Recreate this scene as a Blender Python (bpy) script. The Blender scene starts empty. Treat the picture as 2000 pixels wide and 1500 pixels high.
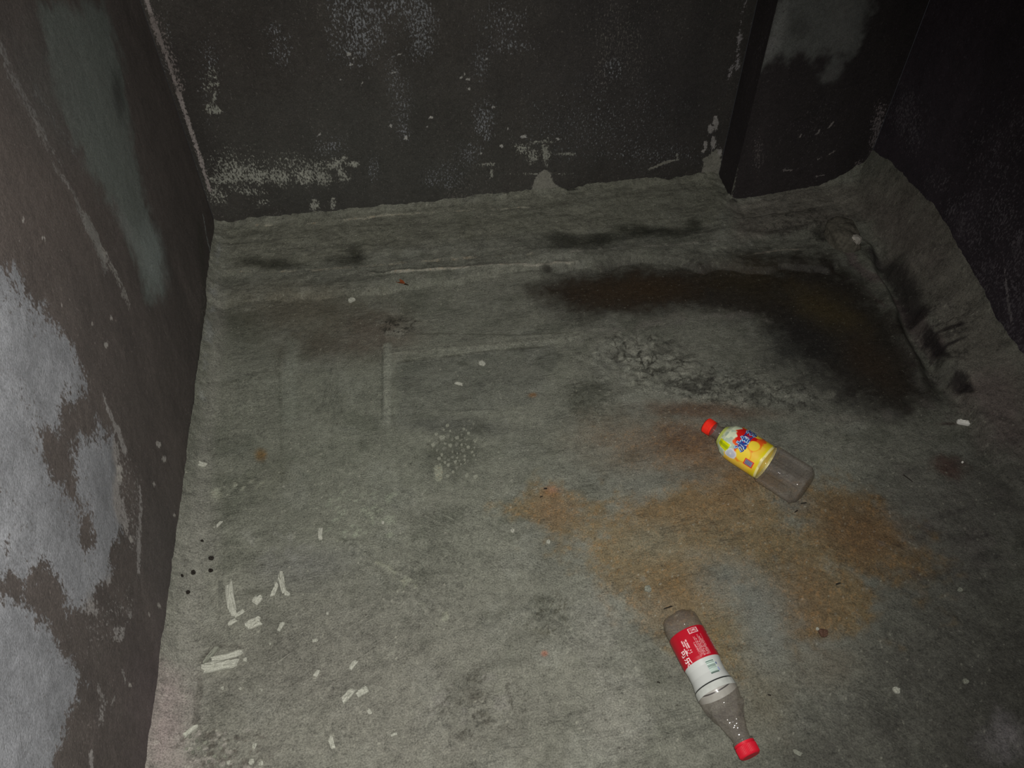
import bpy, bmesh, math, random
import numpy as np
from mathutils import Vector, Matrix
random.seed(4)
R = math.radians
SC = bpy.context.scene
COL = SC.collection

# ------------------------------------------------------------------ camera, light, exposure
CAM_H = 1.2
TILT = R(42); YAW = R(-9.5); FPX = 1560.0
cd = bpy.data.cameras.new('camera'); cam = bpy.data.objects.new('camera', cd); COL.objects.link(cam)
cam.location = (0, 0, CAM_H); cam.rotation_euler = (TILT, 0, YAW)
cd.sensor_fit = 'HORIZONTAL'; cd.sensor_width = 36; cd.lens = 36 * FPX / 2000
cd.clip_start = 0.02
SC.camera = cam
SC.view_settings.view_transform = 'Standard'; SC.view_settings.look = 'None'
SC.view_settings.gamma = 1; SC.view_settings.use_curve_mapping = False
SC.view_settings.exposure = 0.0
w = bpy.data.worlds.new('world'); SC.world = w; w.use_nodes = True
w.node_tree.nodes['Background'].inputs[0].default_value = (0.75, 0.8, 0.9, 1)
w.node_tree.nodes['Background'].inputs[1].default_value = 0.022
# the photographer's torch: a small bright lamp at arm's length, pointing at the middle left of the floor
ld = bpy.data.lights.new('torch', 'SPOT'); torch = bpy.data.objects.new('torch', ld); COL.objects.link(torch)
ld.energy = 88; ld.spot_size = R(126); ld.spot_blend = 1.0; ld.shadow_soft_size = 0.006
ld.color = (1.0, 0.985, 0.95)
torch.location = (0.02, 0.0, 1.215)
torch.rotation_euler = (Vector((-0.23, 0.72, 0.0)) - Vector(torch.location)).to_track_quat('-Z', 'Y').to_euler()

# ------------------------------------------------------------------ small maths
def ray(px, py):
    d = np.array([(px - 1000) / FPX, -(py - 750) / FPX, -1.0])
    c, s = math.cos(TILT), math.sin(TILT); d = np.array([d[0], c*d[1] - s*d[2], s*d[1] + c*d[2]])
    c, s = math.cos(YAW), math.sin(YAW); return np.array([c*d[0] - s*d[1], s*d[0] + c*d[1], d[2]])
def hsh(ix, iy, seed):
    n = (ix.astype(np.int64)*374761393 + iy.astype(np.int64)*668265263 + seed*982451653) & 0x7fffffff
    n = ((n ^ (n >> 13)) * 1274126177) & 0x7fffffff
    n = (n ^ (n >> 16)) & 0xffff
    return n / 65535.0
def vnoise(x, y, seed=0):
    ix = np.floor(x); iy = np.floor(y); fx = x - ix; fy = y - iy
    fx = fx*fx*(3-2*fx); fy = fy*fy*(3-2*fy)
    a = hsh(ix, iy, seed); b = hsh(ix+1, iy, seed); c = hsh(ix, iy+1, seed); d = hsh(ix+1, iy+1, seed)
    return a + (b-a)*fx + (c-a)*fy + (a-b-c+d)*fx*fy
def fbm(x, y, scale, octv=4, seed=0):
    """0-centred, about -0.5..0.5; scale = size in metres of the largest lump"""
    t = 0; a = 1; s = 0; f = 1/scale
    for k in range(octv):
        t = t + a*(vnoise(x*f + 17.3*k, y*f - 9.1*k, seed + k) - 0.5); s += a; a *= 0.55; f *= 2.1
    return t / s * 1.3
def sst(e0, e1, x):
    t = np.clip((x - e0) / (e1 - e0), 0, 1); return t*t*(3-2*t)
def lin(r, g, b):
    return np.array([((c/255 + 0.055)/1.055)**2.4 if c > 10 else c/255/12.92 for c in (r, g, b)])
def seg_dist(X, Y, pts):
    D = np.full(X.shape, 1e9)
    for (ax, ay), (bx, by) in zip(pts[:-1], pts[1:]):
        dx, dy = bx-ax, by-ay; L = dx*dx + dy*dy + 1e-12
        t = np.clip(((X-ax)*dx + (Y-ay)*dy)/L, 0, 1)
        D = np.minimum(D, np.hypot(X-ax-t*dx, Y-ay-t*dy))
    return D
def poly_sd(X, Y, pts):
    P = list(pts) + [pts[0]]
    D = seg_dist(X, Y, P); ins = np.zeros(X.shape, bool)
    for (ax, ay), (bx, by) in zip(P[:-1], P[1:]):
        if ay == by: continue
        c = ((ay > Y) != (by > Y)) & (X < (bx-ax)*(Y-ay)/(by-ay) + ax)
        ins ^= c
    return np.where(ins, -D, D)

# ------------------------------------------------------------------ the pit: plan and heights (room axes)
XL, XR, YB, YC, XC, YF = -0.44, 1.155, 1.653, 1.561, 0.812, -0.45
TOP = 1.75
def height_raw(X, Y):
    n5 = fbm(X, Y, .12, 4, 3); n1 = fbm(X, Y, .03, 3, 8); n3 = fbm(X, Y, .35, 2, 21)
    z = 0.004*n3 + 0.003*n5 + 0.0016*n1
    # back coving
    dx = np.maximum(XC - X, 0); dy = np.maximum(YC - Y, 0)
    d = np.minimum(YB - Y, np.hypot(dx, dy)); d = np.maximum(d, 0)
    ht = np.interp(X, [-.44, -.3, .3, .78, .83, .95, 1.06, 1.155], [.042, .047, .05, .052, .028, .037, .05, .11])
    k = ht/0.05
    wv = 1 + 0.18*n5 + 0.10*fbm(X, Y*0.2, .08, 3, 31)
    dd = d*wv
    prof = np.interp(dd, [0, .014, .035, .058, .075, .10, .15, .195, .212, .232, .250, .262, .30],
                     [1.0, .82, .69, .66, .60, .53, .43, .33, .34, .36, .27, .02, 0])*0.05
    z = z + prof*np.where(dd < .07, k, 1 + (k-1)*.5) + sst(.26, .2, dd)*(0.004*n1 + .004*fbm(X*.35, Y*2.2, .05, 3, 77))
    z = z - 0.004*sst(.27, .31, dd)*sst(.46, .38, dd)
    # curb along the right wall
    dr = np.maximum(XR - X, 0)
    hr = np.interp(Y, [-.45, .2, .55, .75, .9, 1.0, 1.15, 1.3, 1.45, 1.56], [.02, .022, .03, .05, .083, .096, .135, .16, .152, .13])
    hc = np.interp(Y, [-.45, .2, .6, .8, .9, 1.0, 1.15, 1.3, 1.4, 1.56], [.005, .006, .012, .028, .034, .032, .030, .030, .034, .036])
    crest = 0.100 + .03*fbm(X*.2, Y, .12, 3, 41) + np.interp(Y, [0, .7, .89, .96, 1.12, 1.29, 1.56], [.03, .02, .006, .0, -.034, -.058, -.06])
    foot = crest + 0.014
    t = np.clip(dr/crest, 0, 1)
    zr = np.where(dr < crest, hr + (hc-hr)*t**0.8 + 0.006*n1 + .005*n5, hc*sst(foot, crest, dr))
    tr = sst(.85, 1.0, Y)*sst(1.42, 1.3, Y)
    zr = zr - 0.020*tr*np.exp(-((dr - foot - .008)/.017)**2) + 0.013*tr*np.exp(-((dr - foot - .044)/.014)**2)
    z = np.maximum(z, zr) + np.minimum(zr, 0) + np.where(zr > 0, 0.0, 0)
    # small cove at the left wall
    dl = np.maximum(X - XL, 0)
    wl = np.interp(Y, [-.4, .2, .6, 1.0, 1.3, 1.65], [.07, .065, .045, .03, .028, .03])*(1 + .5*fbm(X*.1, Y, .1, 3, 51))
    zl = 0.03*np.clip(1 - dl/wl, 0, 1)**1.7 + 0.003*sst(wl*1.05, wl*.8, dl)
    z = z + zl*sst(YB - .02, YB - .2, Y) + zl*.4*(1 - sst(YB - .02, YB - .2, Y))
    # ragged trowelled top edges where the mortar meets the walls
    rag = fbm(X, Y, .05, 3, 81)*.010 + fbm(X, Y, .012, 3, 83)*.006
    z = z + rag*sst(.03, .0, np.minimum(np.minimum(d, dr), dl))
    return z
GS = 0.0025
gx = np.arange(XL, XR + GS, GS); gy = np.arange(YF, YB + GS, GS)
gx[-1] = XR; gy[-1] = YB
GX, GY = np.meshgrid(gx, gy)
GZ = height_raw(GX, GY)
def zat(x, y):
    i = int(np.clip(round((x - XL)/GS), 0, len(gx)-1)); j = int(np.clip(round((y - YF)/GS), 0, len(gy)-1))
    return float(GZ[j, i])
def on_floor(px, py):
    d = ray(px, py)
    for z in np.arange(.20, -.03, -.0008):
        q = (z - CAM_H)/d[2]; x, y = d[0]*q, d[1]*q
        if zat(x, y) >= z: break
    return (x, y)
def on_back(px, py):  d = ray(px, py); q = YB/d[1]; return (d[0]*q, CAM_H + d[2]*q)
def on_col(px, py):   d = ray(px, py); q = YC/d[1]; return (d[0]*q, CAM_H + d[2]*q)
def on_left(px, py):  d = ray(px, py); q = XL/d[0]; return (d[1]*q, CAM_H + d[2]*q)
def on_right(px, py): d = ray(px, py); q = XR/d[0]; return (d[1]*q, CAM_H + d[2]*q)

class Surf:
    """albedo of one surface: ca = ground colour, cb = colour of the flaky coat over it, m = how much of the coat is left"""
    def __init__(s, U, V, to, base, seed=0):
        s.U, s.V, s.to = U, V, to
        s.ca = np.empty(U.shape + (3,)); s.ca[:] = lin(*base); s.cb = s.ca.copy()*1.0
        s.m = np.zeros(U.shape); s.rg = np.full(U.shape, .85); s.bp = np.ones(U.shape)
        s.n1 = fbm(U, V, .10, 3, seed+100); s.n2 = fbm(U, V, .03, 3, seed+200); s.n3 = fbm(U, V, .010, 2, seed+300)
        s.N = (s.n1*.9 + s.n2*.7 + s.n3*.4)
    def ell(s, x, y, rx, ry, ang=0, warp=.5):
        a = R(ang); c, n = math.cos(a), math.sin(a)
        o = np.array(s.to(x, y)); p = np.array(s.to(x + rx*c, y + rx*n)) - o; q = np.array(s.to(x - ry*n, y + ry*c)) - o
        M = np.linalg.inv(np.array([[p[0], q[0]], [p[1], q[1]]]))
        du, dv = s.U - o[0], s.V - o[1]
        r = np.hypot(M[0, 0]*du + M[0, 1]*dv, M[1, 0]*du + M[1, 1]*dv)
        return r + warp*s.N
    def put(s, k, col=None, m=None, rg=None, cb=None, bp=None):
        if col is not None: s.ca += (lin(*col) - s.ca)*k[..., None]
        if cb is not None:
            kk = np.clip(k*3, 0, 1); s.cb += (lin(*cb) - s.cb)*kk[..., None]
        if m is not None: s.m = np.maximum(s.m, k*m) if m > 0 else s.m*(1 + m*k)
        if rg is not None: s.rg += (rg - s.rg)*k
        if bp is not None: s.bp += (bp - s.bp)*k
    def blob(s, x, y, rx, ry=None, ang=0, amt=1, soft=.6, warp=.6, **k):
        s.put(amt*sst(1 + soft, 1 - soft, s.ell(x, y, rx, ry or rx, ang, warp)), **k)
    def poly(s, pts, soft=.01, warp=.02, amt=1, **k):
        P = [s.to(*p) for p in pts]
        s.put(amt*sst(soft, -soft, poly_sd(s.U, s.V, P) + warp*s.N), **k)
    def line(s, pts, wd, soft=None, warp=.004, amt=1, gap=0, **k):
        """wd = half width in metres"""
        P = [s.to(*p) for p in pts]; soft = wd*.6 if soft is None else soft
        D = seg_dist(s.U, s.V, P) + warp*s.N
        kk = sst(wd + soft, wd - soft, D)
        if gap: kk = kk*sst(-.12, .12, s.n2*1.4 + (0.12 - gap*.24))
        s.put(amt*kk, **k)

# ------------------------------------------------------------------ materials
def newmat(name):
    m = bpy.data.materials.new(name); m.use_nodes = True; nt = m.node_tree
    return m, nt, nt.nodes['Principled BSDF']
def plain(name, col, rough=.6, noise=.0, nscale=400, spec=.3, bump=0, rgb=False):
    m, nt, b = newmat(name)
    c = lin(*col); b.inputs['Roughness'].default_value = rough; b.inputs['Specular IOR Level'].default_value = spec
    tc = nt.nodes.new('ShaderNodeTexCoord'); no = nt.nodes.new('ShaderNodeTexNoise')
    no.inputs['Scale'].default_value = nscale; no.inputs['Detail'].default_value = 4
    nt.links.new(tc.outputs['Object'], no.inputs['Vector'])
    mr = nt.nodes.new('ShaderNodeMapRange'); mr.inputs[1].default_value = .3; mr.inputs[2].default_value = .7
    mr.inputs[3].default_value = 1 - noise; mr.inputs[4].default_value = 1 + noise
    nt.links.new(no.outputs['Fac'], mr.inputs[0])
    mx = nt.nodes.new('ShaderNodeMix'); mx.data_type = 'RGBA'; mx.blend_type = 'MULTIPLY'
    mx.inputs[0].default_value = 1; mx.inputs[6].default_value = (*c, 1)
    nt.links.new(mr.outputs[0], mx.inputs[7]); nt.links.new(mx.outputs[2], b.inputs['Base Color'])
    if bump:
        bu = nt.nodes.new('ShaderNodeBump'); bu.inputs['Strength'].default_value = 1; bu.inputs['Distance'].default_value = bump
        nt.links.new(no.outputs['Fac'], bu.inputs['Height']); nt.links.new(bu.outputs[0], b.inputs['Normal'])
    return m
def surface_mat(name, strokes=(), grain=.28, gscale=400, mscale=150, mstretch=(1, 1, 1), bump=.0012, mamp=1.0):
    """ground coat and flaky coat mixed by the attributes; fine grain and trowel strokes on top"""
    m, nt, b = newmat(name); N = nt.nodes; L = nt.links
    def attr(n):
        a = N.new('ShaderNodeAttribute'); a.attribute_name = n; return a
    def math_(op, a, c, clamp=False):
        o = N.new('ShaderNodeMath'); o.operation = op; o.use_clamp = clamp
        for i, v in enumerate((a, c)):
            if isinstance(v, (int, float)): o.inputs[i].default_value = v
            else: L.new(v, o.inputs[i])
        return o.outputs[0]
    tc = N.new('ShaderNodeTexCoord')
    def noise(scale, det, stretch=(1, 1, 1), rot=0, rgh=.6):
        mp = N.new('ShaderNodeMapping'); mp.vector_type = 'TEXTURE'
        mp.inputs['Rotation'].default_value = (0, 0, R(rot)); mp.inputs['Scale'].default_value = stretch
        L.new(tc.outputs['Object'], mp.inputs['Vector'])
        no = N.new('ShaderNodeTexNoise'); no.inputs['Scale'].default_value = scale; no.inputs['Detail'].default_value = det
        no.inputs['Roughness'].default_value = rgh
        L.new(mp.outputs[0], no.inputs['Vector']); return no.outputs['Fac']
    n_m = noise(mscale, 6, mstretch, 0, .7); n_g = noise(gscale, 3); n_c = noise(75, 9, (1, 1, 1), 0, .78)
    # coat coverage
    t = math_('ADD', attr('m').outputs['Fac'], math_('MULTIPLY', math_('SUBTRACT', n_m, .5), 3.4*mamp))
    mr = N.new('ShaderNodeMapRange'); mr.interpolation_type = 'SMOOTHSTEP'
    mr.inputs[1].default_value = .36; mr.inputs[2].default_value = .74; L.new(t, mr.inputs[0])
    mx = N.new('ShaderNodeMix'); mx.data_type = 'RGBA'; L.new(mr.outputs[0], mx.inputs[0])
    L.new(attr('ca').outputs['Color'], mx.inputs[6]); L.new(attr('cb').outputs['Color'], mx.inputs[7])
    # grain
    g = math_('ADD', math_('MULTIPLY', math_('SUBTRACT', n_g, .5), grain*6), math_('MULTIPLY', math_('SUBTRACT', n_c, .5), grain*5.6))
    bh = math_('ADD', math_('MULTIPLY', n_g, .8), math_('MULTIPLY', n_c, 2.2))
    for an, rot, amp in strokes:
        s0 = noise(170, 6, (8, 1, 1), rot, .75); s1 = noise(22, 3, (2, 1, 1), rot, .6)
        gate = N.new('ShaderNodeMapRange'); gate.inputs[1].default_value = .42; gate.inputs[2].default_value = .62; L.new(s1, gate.inputs[0])
        thin = N.new('ShaderNodeMapRange'); thin.interpolation_type = 'SMOOTHSTEP'; thin.inputs[1].default_value = .50; thin.inputs[2].default_value = .68; L.new(s0, thin.inputs[0])
        wv = math_('MULTIPLY', attr(an).outputs['Fac'], math_('MULTIPLY', gate.outputs[0], math_('SUBTRACT', thin.outputs[0], .25)))
        g = math_('ADD', g, math_('MULTIPLY', wv, amp)); bh = math_('ADD', bh, math_('MULTIPLY', wv, .7))
    mul = N.new('ShaderNodeMix'); mul.data_type = 'RGBA'; mul.blend_type = 'MULTIPLY'; mul.inputs[0].default_value = 1
    L.new(mx.outputs[2], mul.inputs[6]); gg = math_('MAXIMUM', math_('ADD', g, 1), .15); L.new(gg, mul.inputs[7])
    L.new(mul.outputs[2], b.inputs['Base Color']); L.new(attr('rg').outputs['Fac'], b.inputs['Roughness'])
    b.inputs['Specular IOR Level'].default_value = .35
    bu = N.new('ShaderNodeBump'); bu.inputs['Distance'].default_value = bump
    L.new(attr('bp').outputs['Fac'], bu.inputs['Strength']); L.new(bh, bu.inputs['Height']); L.new(bu.outputs[0], b.inputs['Normal'])
    return m
MW = surface_mat('soot_stained_plaster', grain=.22, mscale=260, mstretch=(1, 1, 1.8), bump=.0008, mamp=1.1)
MWL = surface_mat('limewashed_wall', grain=.2, mscale=240, mstretch=(1, 1.2, 1.6), bump=.0010, mamp=.75)
STR = (('w0', 3, .42), ('w1', -42, .52), ('w2', 28, .62), ('w3', 84, .55))
MF = surface_mat('trowelled_cement', strokes=STR, grain=.32, bump=.0022)

def linkobj(name, me, mat=None, parent=None):
    o = bpy.data.objects.new(name, me); COL.objects.link(o)
    if mat: me.materials.append(mat)
    if parent: o.parent = parent
    return o
def tag(o, label=None, cat=None, group=None, kind=None):
    for k, v in (('label', label), ('category', cat), ('group', group), ('kind', kind)):
        if v: o[k] = v
    return o
def grid_mesh(name, P, attrs, keep=None):
    """P: (ny,nx,3). keep: (ny-1,nx-1) bool mask of faces"""
    ny, nx = P.shape[:2]
    idx = np.arange(ny*nx).reshape(ny, nx)
    q = np.stack([idx[:-1, :-1], idx[:-1, 1:], idx[1:, 1:], idx[1:, :-1]], -1)
    q = q[keep] if keep is not None else q.reshape(-1, 4)
    used = np.unique(q); remap = np.full(ny*nx, -1); remap[used] = np.arange(len(used)); q = remap[q]
    co = P.reshape(-1, 3)[used].astype(np.float32)
    me = bpy.data.meshes.new(name); me.vertices.add(len(co)); me.vertices.foreach_set('co', co.ravel())
    me.loops.add(q.size); me.loops.foreach_set('vertex_index', q.ravel().astype(np.int32))
    me.polygons.add(len(q)); me.polygons.foreach_set('loop_start', (np.arange(len(q))*4).astype(np.int32))
    me.polygons.foreach_set('use_smooth', np.ones(len(q), bool))
    me.update(calc_edges=True)
    for an, A in attrs.items():
        if A.ndim == 3:
            at = me.attributes.new(an, 'FLOAT_COLOR', 'POINT')
            d = np.ones((len(used), 4), np.float32); d[:, :3] = A.reshape(-1, 3)[used]; at.data.foreach_set('color', d.ravel())
        else:
            at = me.attributes.new(an, 'FLOAT', 'POINT'); at.data.foreach_set('value', A.reshape(-1)[used].astype(np.float32))
    return me
def sattrs(s): return dict(ca=np.clip(s.ca, 0, 1), cb=np.clip(s.cb, 0, 1), m=s.m, rg=s.rg, bp=s.bp)


# ================================================================== FLOOR
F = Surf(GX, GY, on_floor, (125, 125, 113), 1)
# cloudy cement
big = fbm(GX, GY, .45, 3, 61); med = fbm(GX, GY, .09, 4, 62)
F.ca *= (1 + .22*big + .34*med)[..., None]
F.ca *= (1 + .10*fbm(GX*.3, GY, .02, 3, 63))[..., None]
wx = GX + .05*fbm(GX, GY, .12, 3, 64); wy = GY + .05*fbm(GX, GY, .12, 3, 65)
dirt = sst(.02, .34, fbm(wx, wy*1.6, .07, 5, 66)); F.ca += (lin(88, 90, 78) - F.ca)*(dirt*.45)[..., None]
dust = sst(.04, .34, fbm(wx, wy, .05, 5, 67)); F.ca += (lin(150, 151, 140) - F.ca)*(dust*.32)[..., None]
wet = dict(rg=.35, bp=.5)
# greenish top left, greyer bottom
F.blob(700, 820, 340, 260, amt=.25, soft=.9, col=(118, 126, 108))
F.blob(620, 1350, 360, 230, amt=.35, soft=.9, col=(134, 129, 121))
F.blob(1880, 1280, 260, 400, amt=.7, soft=.9, col=(74, 72, 66)); F.blob(1980, 1450, 330, 260, amt=.5, soft=.9, col=(62, 59, 55))  # light falloff towards the lower right, painted as darker floor colour
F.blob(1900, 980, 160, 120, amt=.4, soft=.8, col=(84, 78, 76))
# coving tones; ridge highlights painted in as pale lines
F.poly([(430, 440), (700, 412), (1060, 372), (1390, 330), (1420, 400), (1400, 440), (1060, 455), (700, 500), (440, 540)], soft=.02, amt=.5, col=(118, 117, 102))
F.line([(500, 440), (620, 436), (760, 420), (900, 412), (1040, 405)], .0025, gap=.35, col=(178, 174, 156), amt=.8)
F.line([(440, 530), (560, 530), (690, 522), (740, 518), (820, 510), (960, 500), (1040, 496)], .0035, gap=.3, warp=.01, col=(165, 160, 142), amt=.65)
F.line([(720, 535), (800, 530), (900, 524), (1000, 518), (1130, 512)], .0018, col=(175, 170, 155), amt=.7, warp=.006)
F.line([(1080, 497), (1180, 485), (1300, 480), (1400, 470)], .0035, gap=.4, col=(165, 162, 150), amt=.6)
for x, y, rx, ry in ((500, 513, 34, 9), (550, 517, 30, 9), (682, 508, 40, 10), (695, 500, 14, 14), (1120, 478, 60, 7), (1170, 466, 50, 9), (1250, 455, 40, 9), (1310, 452, 60, 10), (1356, 438, 14, 10), (1090, 465, 25, 9)):
    F.blob(x, y, rx, ry, soft=.8, amt=.75, col=(42, 42, 32))
for x, y, rx, ry in ((1068, 527, 11, 7), (1115, 366, 14, 4), (1300, 342, 18, 7), (1432, 392, 12, 6), (1570, 415, 40, 10), (1545, 440, 30, 9), (1460, 443, 22, 12), (1500, 452, 40, 6), (1640, 425, 40, 9), (1610, 452, 22, 14), (1820, 545, 7, 5)):
    F.blob(x, y, rx, ry, soft=.5, amt=.8, col=(38, 36, 30), warp=.8)
# column and right-hand mortar
F.poly([(1420, 392), (1560, 362), (1690, 340), (1790, 360), (1880, 470), (1960, 640), (2010, 760), (1990, 900), (1900, 800), (1850, 700), (1790, 600), (1730, 500), (1690, 430), (1600, 440), (1440, 470)], soft=.02, amt=.7, col=(126, 120, 110))
F.poly([(1690, 400), (1760, 400), (1830, 470), (1850, 530), (1790, 500), (1740, 470)], soft=.03, amt=.5, col=(98, 84, 82))
F.poly([(1880, 740), (1960, 720), (2000, 760), (2010, 900), (1930, 860), (1880, 800)], soft=.03, amt=.5, col=(120, 104, 102))
F.line([(1655, 490), (1700, 540), (1750, 590), (1800, 650), (1835, 690)], .010, amt=.7, col=(112, 98, 96), warp=.01)
F.line([(1700, 490), (1730, 530), (1765, 570), (1795, 620)], .012, amt=.75, col=(36, 28, 30), warp=.012)  # shadow in the trench below the curb, painted dark
F.line([(1620, 520), (1680, 555), (1730, 600)], .002, amt=.6, col=(116, 102, 98))
for x, y, rx, ry, a in ((1818, 655, 12, 26, -20), (1835, 690, 26, 12, 20), (1850, 642, 36, 4, -18), (1862, 668, 30, 4, -22), (1880, 735, 12, 24, -25), (1893, 752, 12, 14, 40), (1840, 680, 14, 12, 0)):
    F.blob(x, y, rx, ry, a, soft=.35, amt=.85, col=(40, 34, 34), warp=.6)  # shade inside the broken holes, painted into the mortar colour
# wet puddle in the right-hand corner
F.poly([(1040, 560), (1090, 535), (1180, 522), (1300, 512), (1420, 503), (1500, 490), (1560, 485), (1620, 492), (1680, 540), (1730, 600), (1770, 650), (1815, 720), (1820, 790), (1780, 815), (1700, 800), (1610, 760), (1560, 715), (1520, 660), (1440, 625), (1350, 612), (1250, 625), (1150, 625), (1070, 600)],
       soft=.055, warp=.05, amt=.92, col=(38, 32, 28), **wet)
F.blob(1560, 680, 80, 55, 20, soft=.7, amt=.7, col=(40, 39, 38), rg=.45)
F.blob(1620, 760, 120, 35, 20, soft=.8, amt=.55, col=(48, 45, 42))
F.blob(1210, 572, 110, 26, 0, soft=.9, amt=.6, col=(62, 48, 33))
F.blob(1480, 548, 75, 34, 8, soft=.9, amt=.55, col=(60, 51, 34))
F.blob(1610, 600, 75, 30, 30, soft=.9, amt=.65, col=(82, 71, 46))
F.blob(1700, 700, 60, 30, 40, soft=.9, amt=.4, col=(66, 52, 38))
F.blob(1300, 560, 60, 25, soft=.9, amt=.4, col=(60, 46, 30))
F.line([(1160, 650), (1290, 632), (1400, 618), (1470, 618), (1500, 628)], .007, amt=.4, soft=.008, col=(130, 126, 118), warp=.03)
F.line([(1180, 655), (1240, 640), (1330, 615)], .012, amt=.4, col=(122, 118, 108), warp=.02)
F.line([(1475, 495), (1520, 489), (1560, 487)], .0016, amt=.7, col=(150, 142, 128))  # light reflected at the puddle's far rim, painted as a pale line
# brown stain on the left
F.blob(600, 610, 130, 42, 0, soft=.9, amt=.6, col=(88, 78, 62))
F.blob(640, 680, 90, 28, 5, soft=.9, amt=.55, col=(80, 68, 56))
F.blob(740, 650, 70, 35, 0, soft=.9, amt=.45, col=(104, 88, 78))
F.blob(455, 640, 50, 35, 0, soft=.9, amt=.5, col=(72, 74, 62))
F.blob(560, 690, 12, 35, 30, soft=.8, amt=.5, col=(76, 72, 60))
# trowelled squares
F.poly([(775, 706), (860, 700), (990, 682), (1080, 676), (1090, 700), (1040, 790), (985, 800), (780, 812)], soft=.008, warp=.012, amt=.28, col=(96, 98, 92))
F.line([(757, 676), (756, 740), (754, 824)], .0085, soft=.003, amt=.6, col=(150, 152, 138), warp=.003)
F.line([(747, 690), (746, 820)], .0022, amt=.6, col=(90, 92, 82), warp=.002)
F.line([(768, 688), (900, 676), (1040, 664), (1130, 655)], .011, soft=.004, amt=.45, col=(140, 140, 126), warp=.006)
F.line([(775, 706), (860, 697), (960, 684), (1060, 676)], .0018, amt=.6, col=(78, 78, 66), warp=.004)
F.line([(760, 655), (860, 652), (1000, 655), (1120, 650)], .0018, amt=.5, col=(78, 78, 66), warp=.004)
F.line([(780, 815), (860, 803), (970, 800)], .002, amt=.5, col=(84, 84, 76), warp=.004)
F.line([(975, 765), (990, 830)], .002, amt=.4, col=(150, 150, 138), warp=.003)
F.line([(570, 670), (565, 740), (566, 820)], .016, soft=.01, amt=.3, col=(150, 154, 140), warp=.01)
F.line([(545, 700), (548, 800), (550, 940), (552, 1000)], .003, amt=.4, col=(84, 86, 74), warp=.008)
F.blob(880, 830, 110, 18, 4, soft=.8, amt=.5, col=(88, 88, 84))
for x, y, rx, ry in ((893, 885, 42, 44), (935, 835, 14, 14), (1155, 780, 34, 26), (905, 710, 8, 5)):
    F.blob(x, y, rx, ry, soft=.7, amt=.55, col=(76, 77, 66), warp=1.2)
F.blob(857, 925, 8, 13, 0, soft=.4, amt=.8, col=(170, 172, 152), warp=1.4)
F.blob(423, 965, 14, 13, 0, soft=.4, amt=.7, col=(168, 170, 150), warp=1.6)
for i in range(14):
    F.blob(440 + i*7.5 + random.uniform(-4, 4), 958 - i*1.6 + random.uniform(-8, 8), random.uniform(2.5, 6), random.uniform(2, 4), -30, soft=.4, amt=.6, col=(165, 167, 148), warp=1)
for i in range(46):
    F.blob(random.uniform(640, 775), random.uniform(960, 1050), random.uniform(3, 9), random.uniform(2, 5), -25, soft=.6, amt=.5, col=(160, 166, 146), warp=1)
for i in range(26):
    F.blob(random.uniform(480, 620), random.uniform(1040, 1120), random.uniform(3, 10), random.uniform(3, 6), -20, soft=.7, amt=.4, col=(150, 150, 140), warp=1)
F.blob(600, 1105, 80, 40, -10, soft=.8, amt=.4, col=(104, 104, 102))
F.line([(500, 975), (560, 1000), (600, 1030), (625, 1058), (650, 1050), (700, 1065)], .0035, amt=.6, col=(78, 80, 66), warp=.02, gap=.4)
F.line([(690, 1075), (760, 1110), (830, 1170), (870, 1205)], .004, amt=.5, col=(158, 160, 140), warp=.02, gap=.4)
F.blob(530, 930, 40, 50, 20, soft=.9, amt=.4, col=(100, 100, 84), warp=1)
# little rust spots
F.blob(510, 890, 12, 12, soft=.6, amt=.8, col=(118, 92, 50)); F.blob(1040, 772, 8, 5, soft=.6, amt=.7, col=(150, 108, 62))
F.blob(1063, 1277, 6, 5, soft=.5, amt=.7, col=(176, 116, 92)); F.blob(1076, 960, 14, 9, soft=.8, amt=.6, col=(176, 116, 84))
# ochre sand
F.poly([(1005, 1000), (1060, 962), (1150, 985), (1250, 975), (1350, 945), (1440, 925), (1500, 930), (1560, 985), (1640, 965), (1740, 1000), (1800, 1080), (1795, 1135), (1700, 1140), (1680, 1220), (1600, 1250), (1545, 1240), (1500, 1130), (1420, 1095), (1380, 1140), (1420, 1200), (1400, 1290), (1330, 1240), (1250, 1200), (1170, 1130), (1130, 1070), (1050, 1045)],
       soft=.045, warp=.11, amt=.66, col=(130, 108, 68))
F.blob(1690, 1045, 95, 62, 20, soft=.9, amt=.6, col=(104, 76, 50)); F.blob(1570, 1170, 55, 80, -10, soft=.9, amt=.5, col=(112, 88, 62))
F.blob(1340, 990, 130, 34, -5, soft=.9, amt=.4, col=(134, 108, 74)); F.blob(1310, 1160, 60, 50, 0, soft=.9, amt=.5, col=(124, 100, 68))
F.blob(1290, 870, 130, 50, 5, soft=.9, amt=.6, col=(120, 98, 76)); F.blob(1370, 905, 80, 40, 30, soft=.9, amt=.5, col=(126, 94, 62))
F.blob(1380, 802, 110, 14, 3, soft=.8, amt=.65, col=(98, 68, 48)); F.blob(1350, 850, 60, 24, 10, soft=.9, amt=.5, col=(110, 78, 56))
F.blob(1085, 1000, 40, 30, 0, soft=.9, amt=.4, col=(136, 108, 82)); F.blob(1400, 1250, 60, 60, 0, soft=.9, amt=.35, col=(124, 112, 82))
F.blob(1470, 1330, 50, 90, -10, soft=.9, amt=.35, col=(112, 100, 74)); F.blob(1620, 1300, 60, 40, 0, soft=.9, amt=.3, col=(106, 90, 70))
gr = (hsh(np.floor(GX/.003), np.floor(GY/.003), 5) > .86)*sst(.0, .05, np.clip(F.ca[..., 0] - F.ca[..., 2], 0, 1) - .045); F.ca += (lin(186, 138, 80) - F.ca)*(gr*.22)[..., None]
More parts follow.
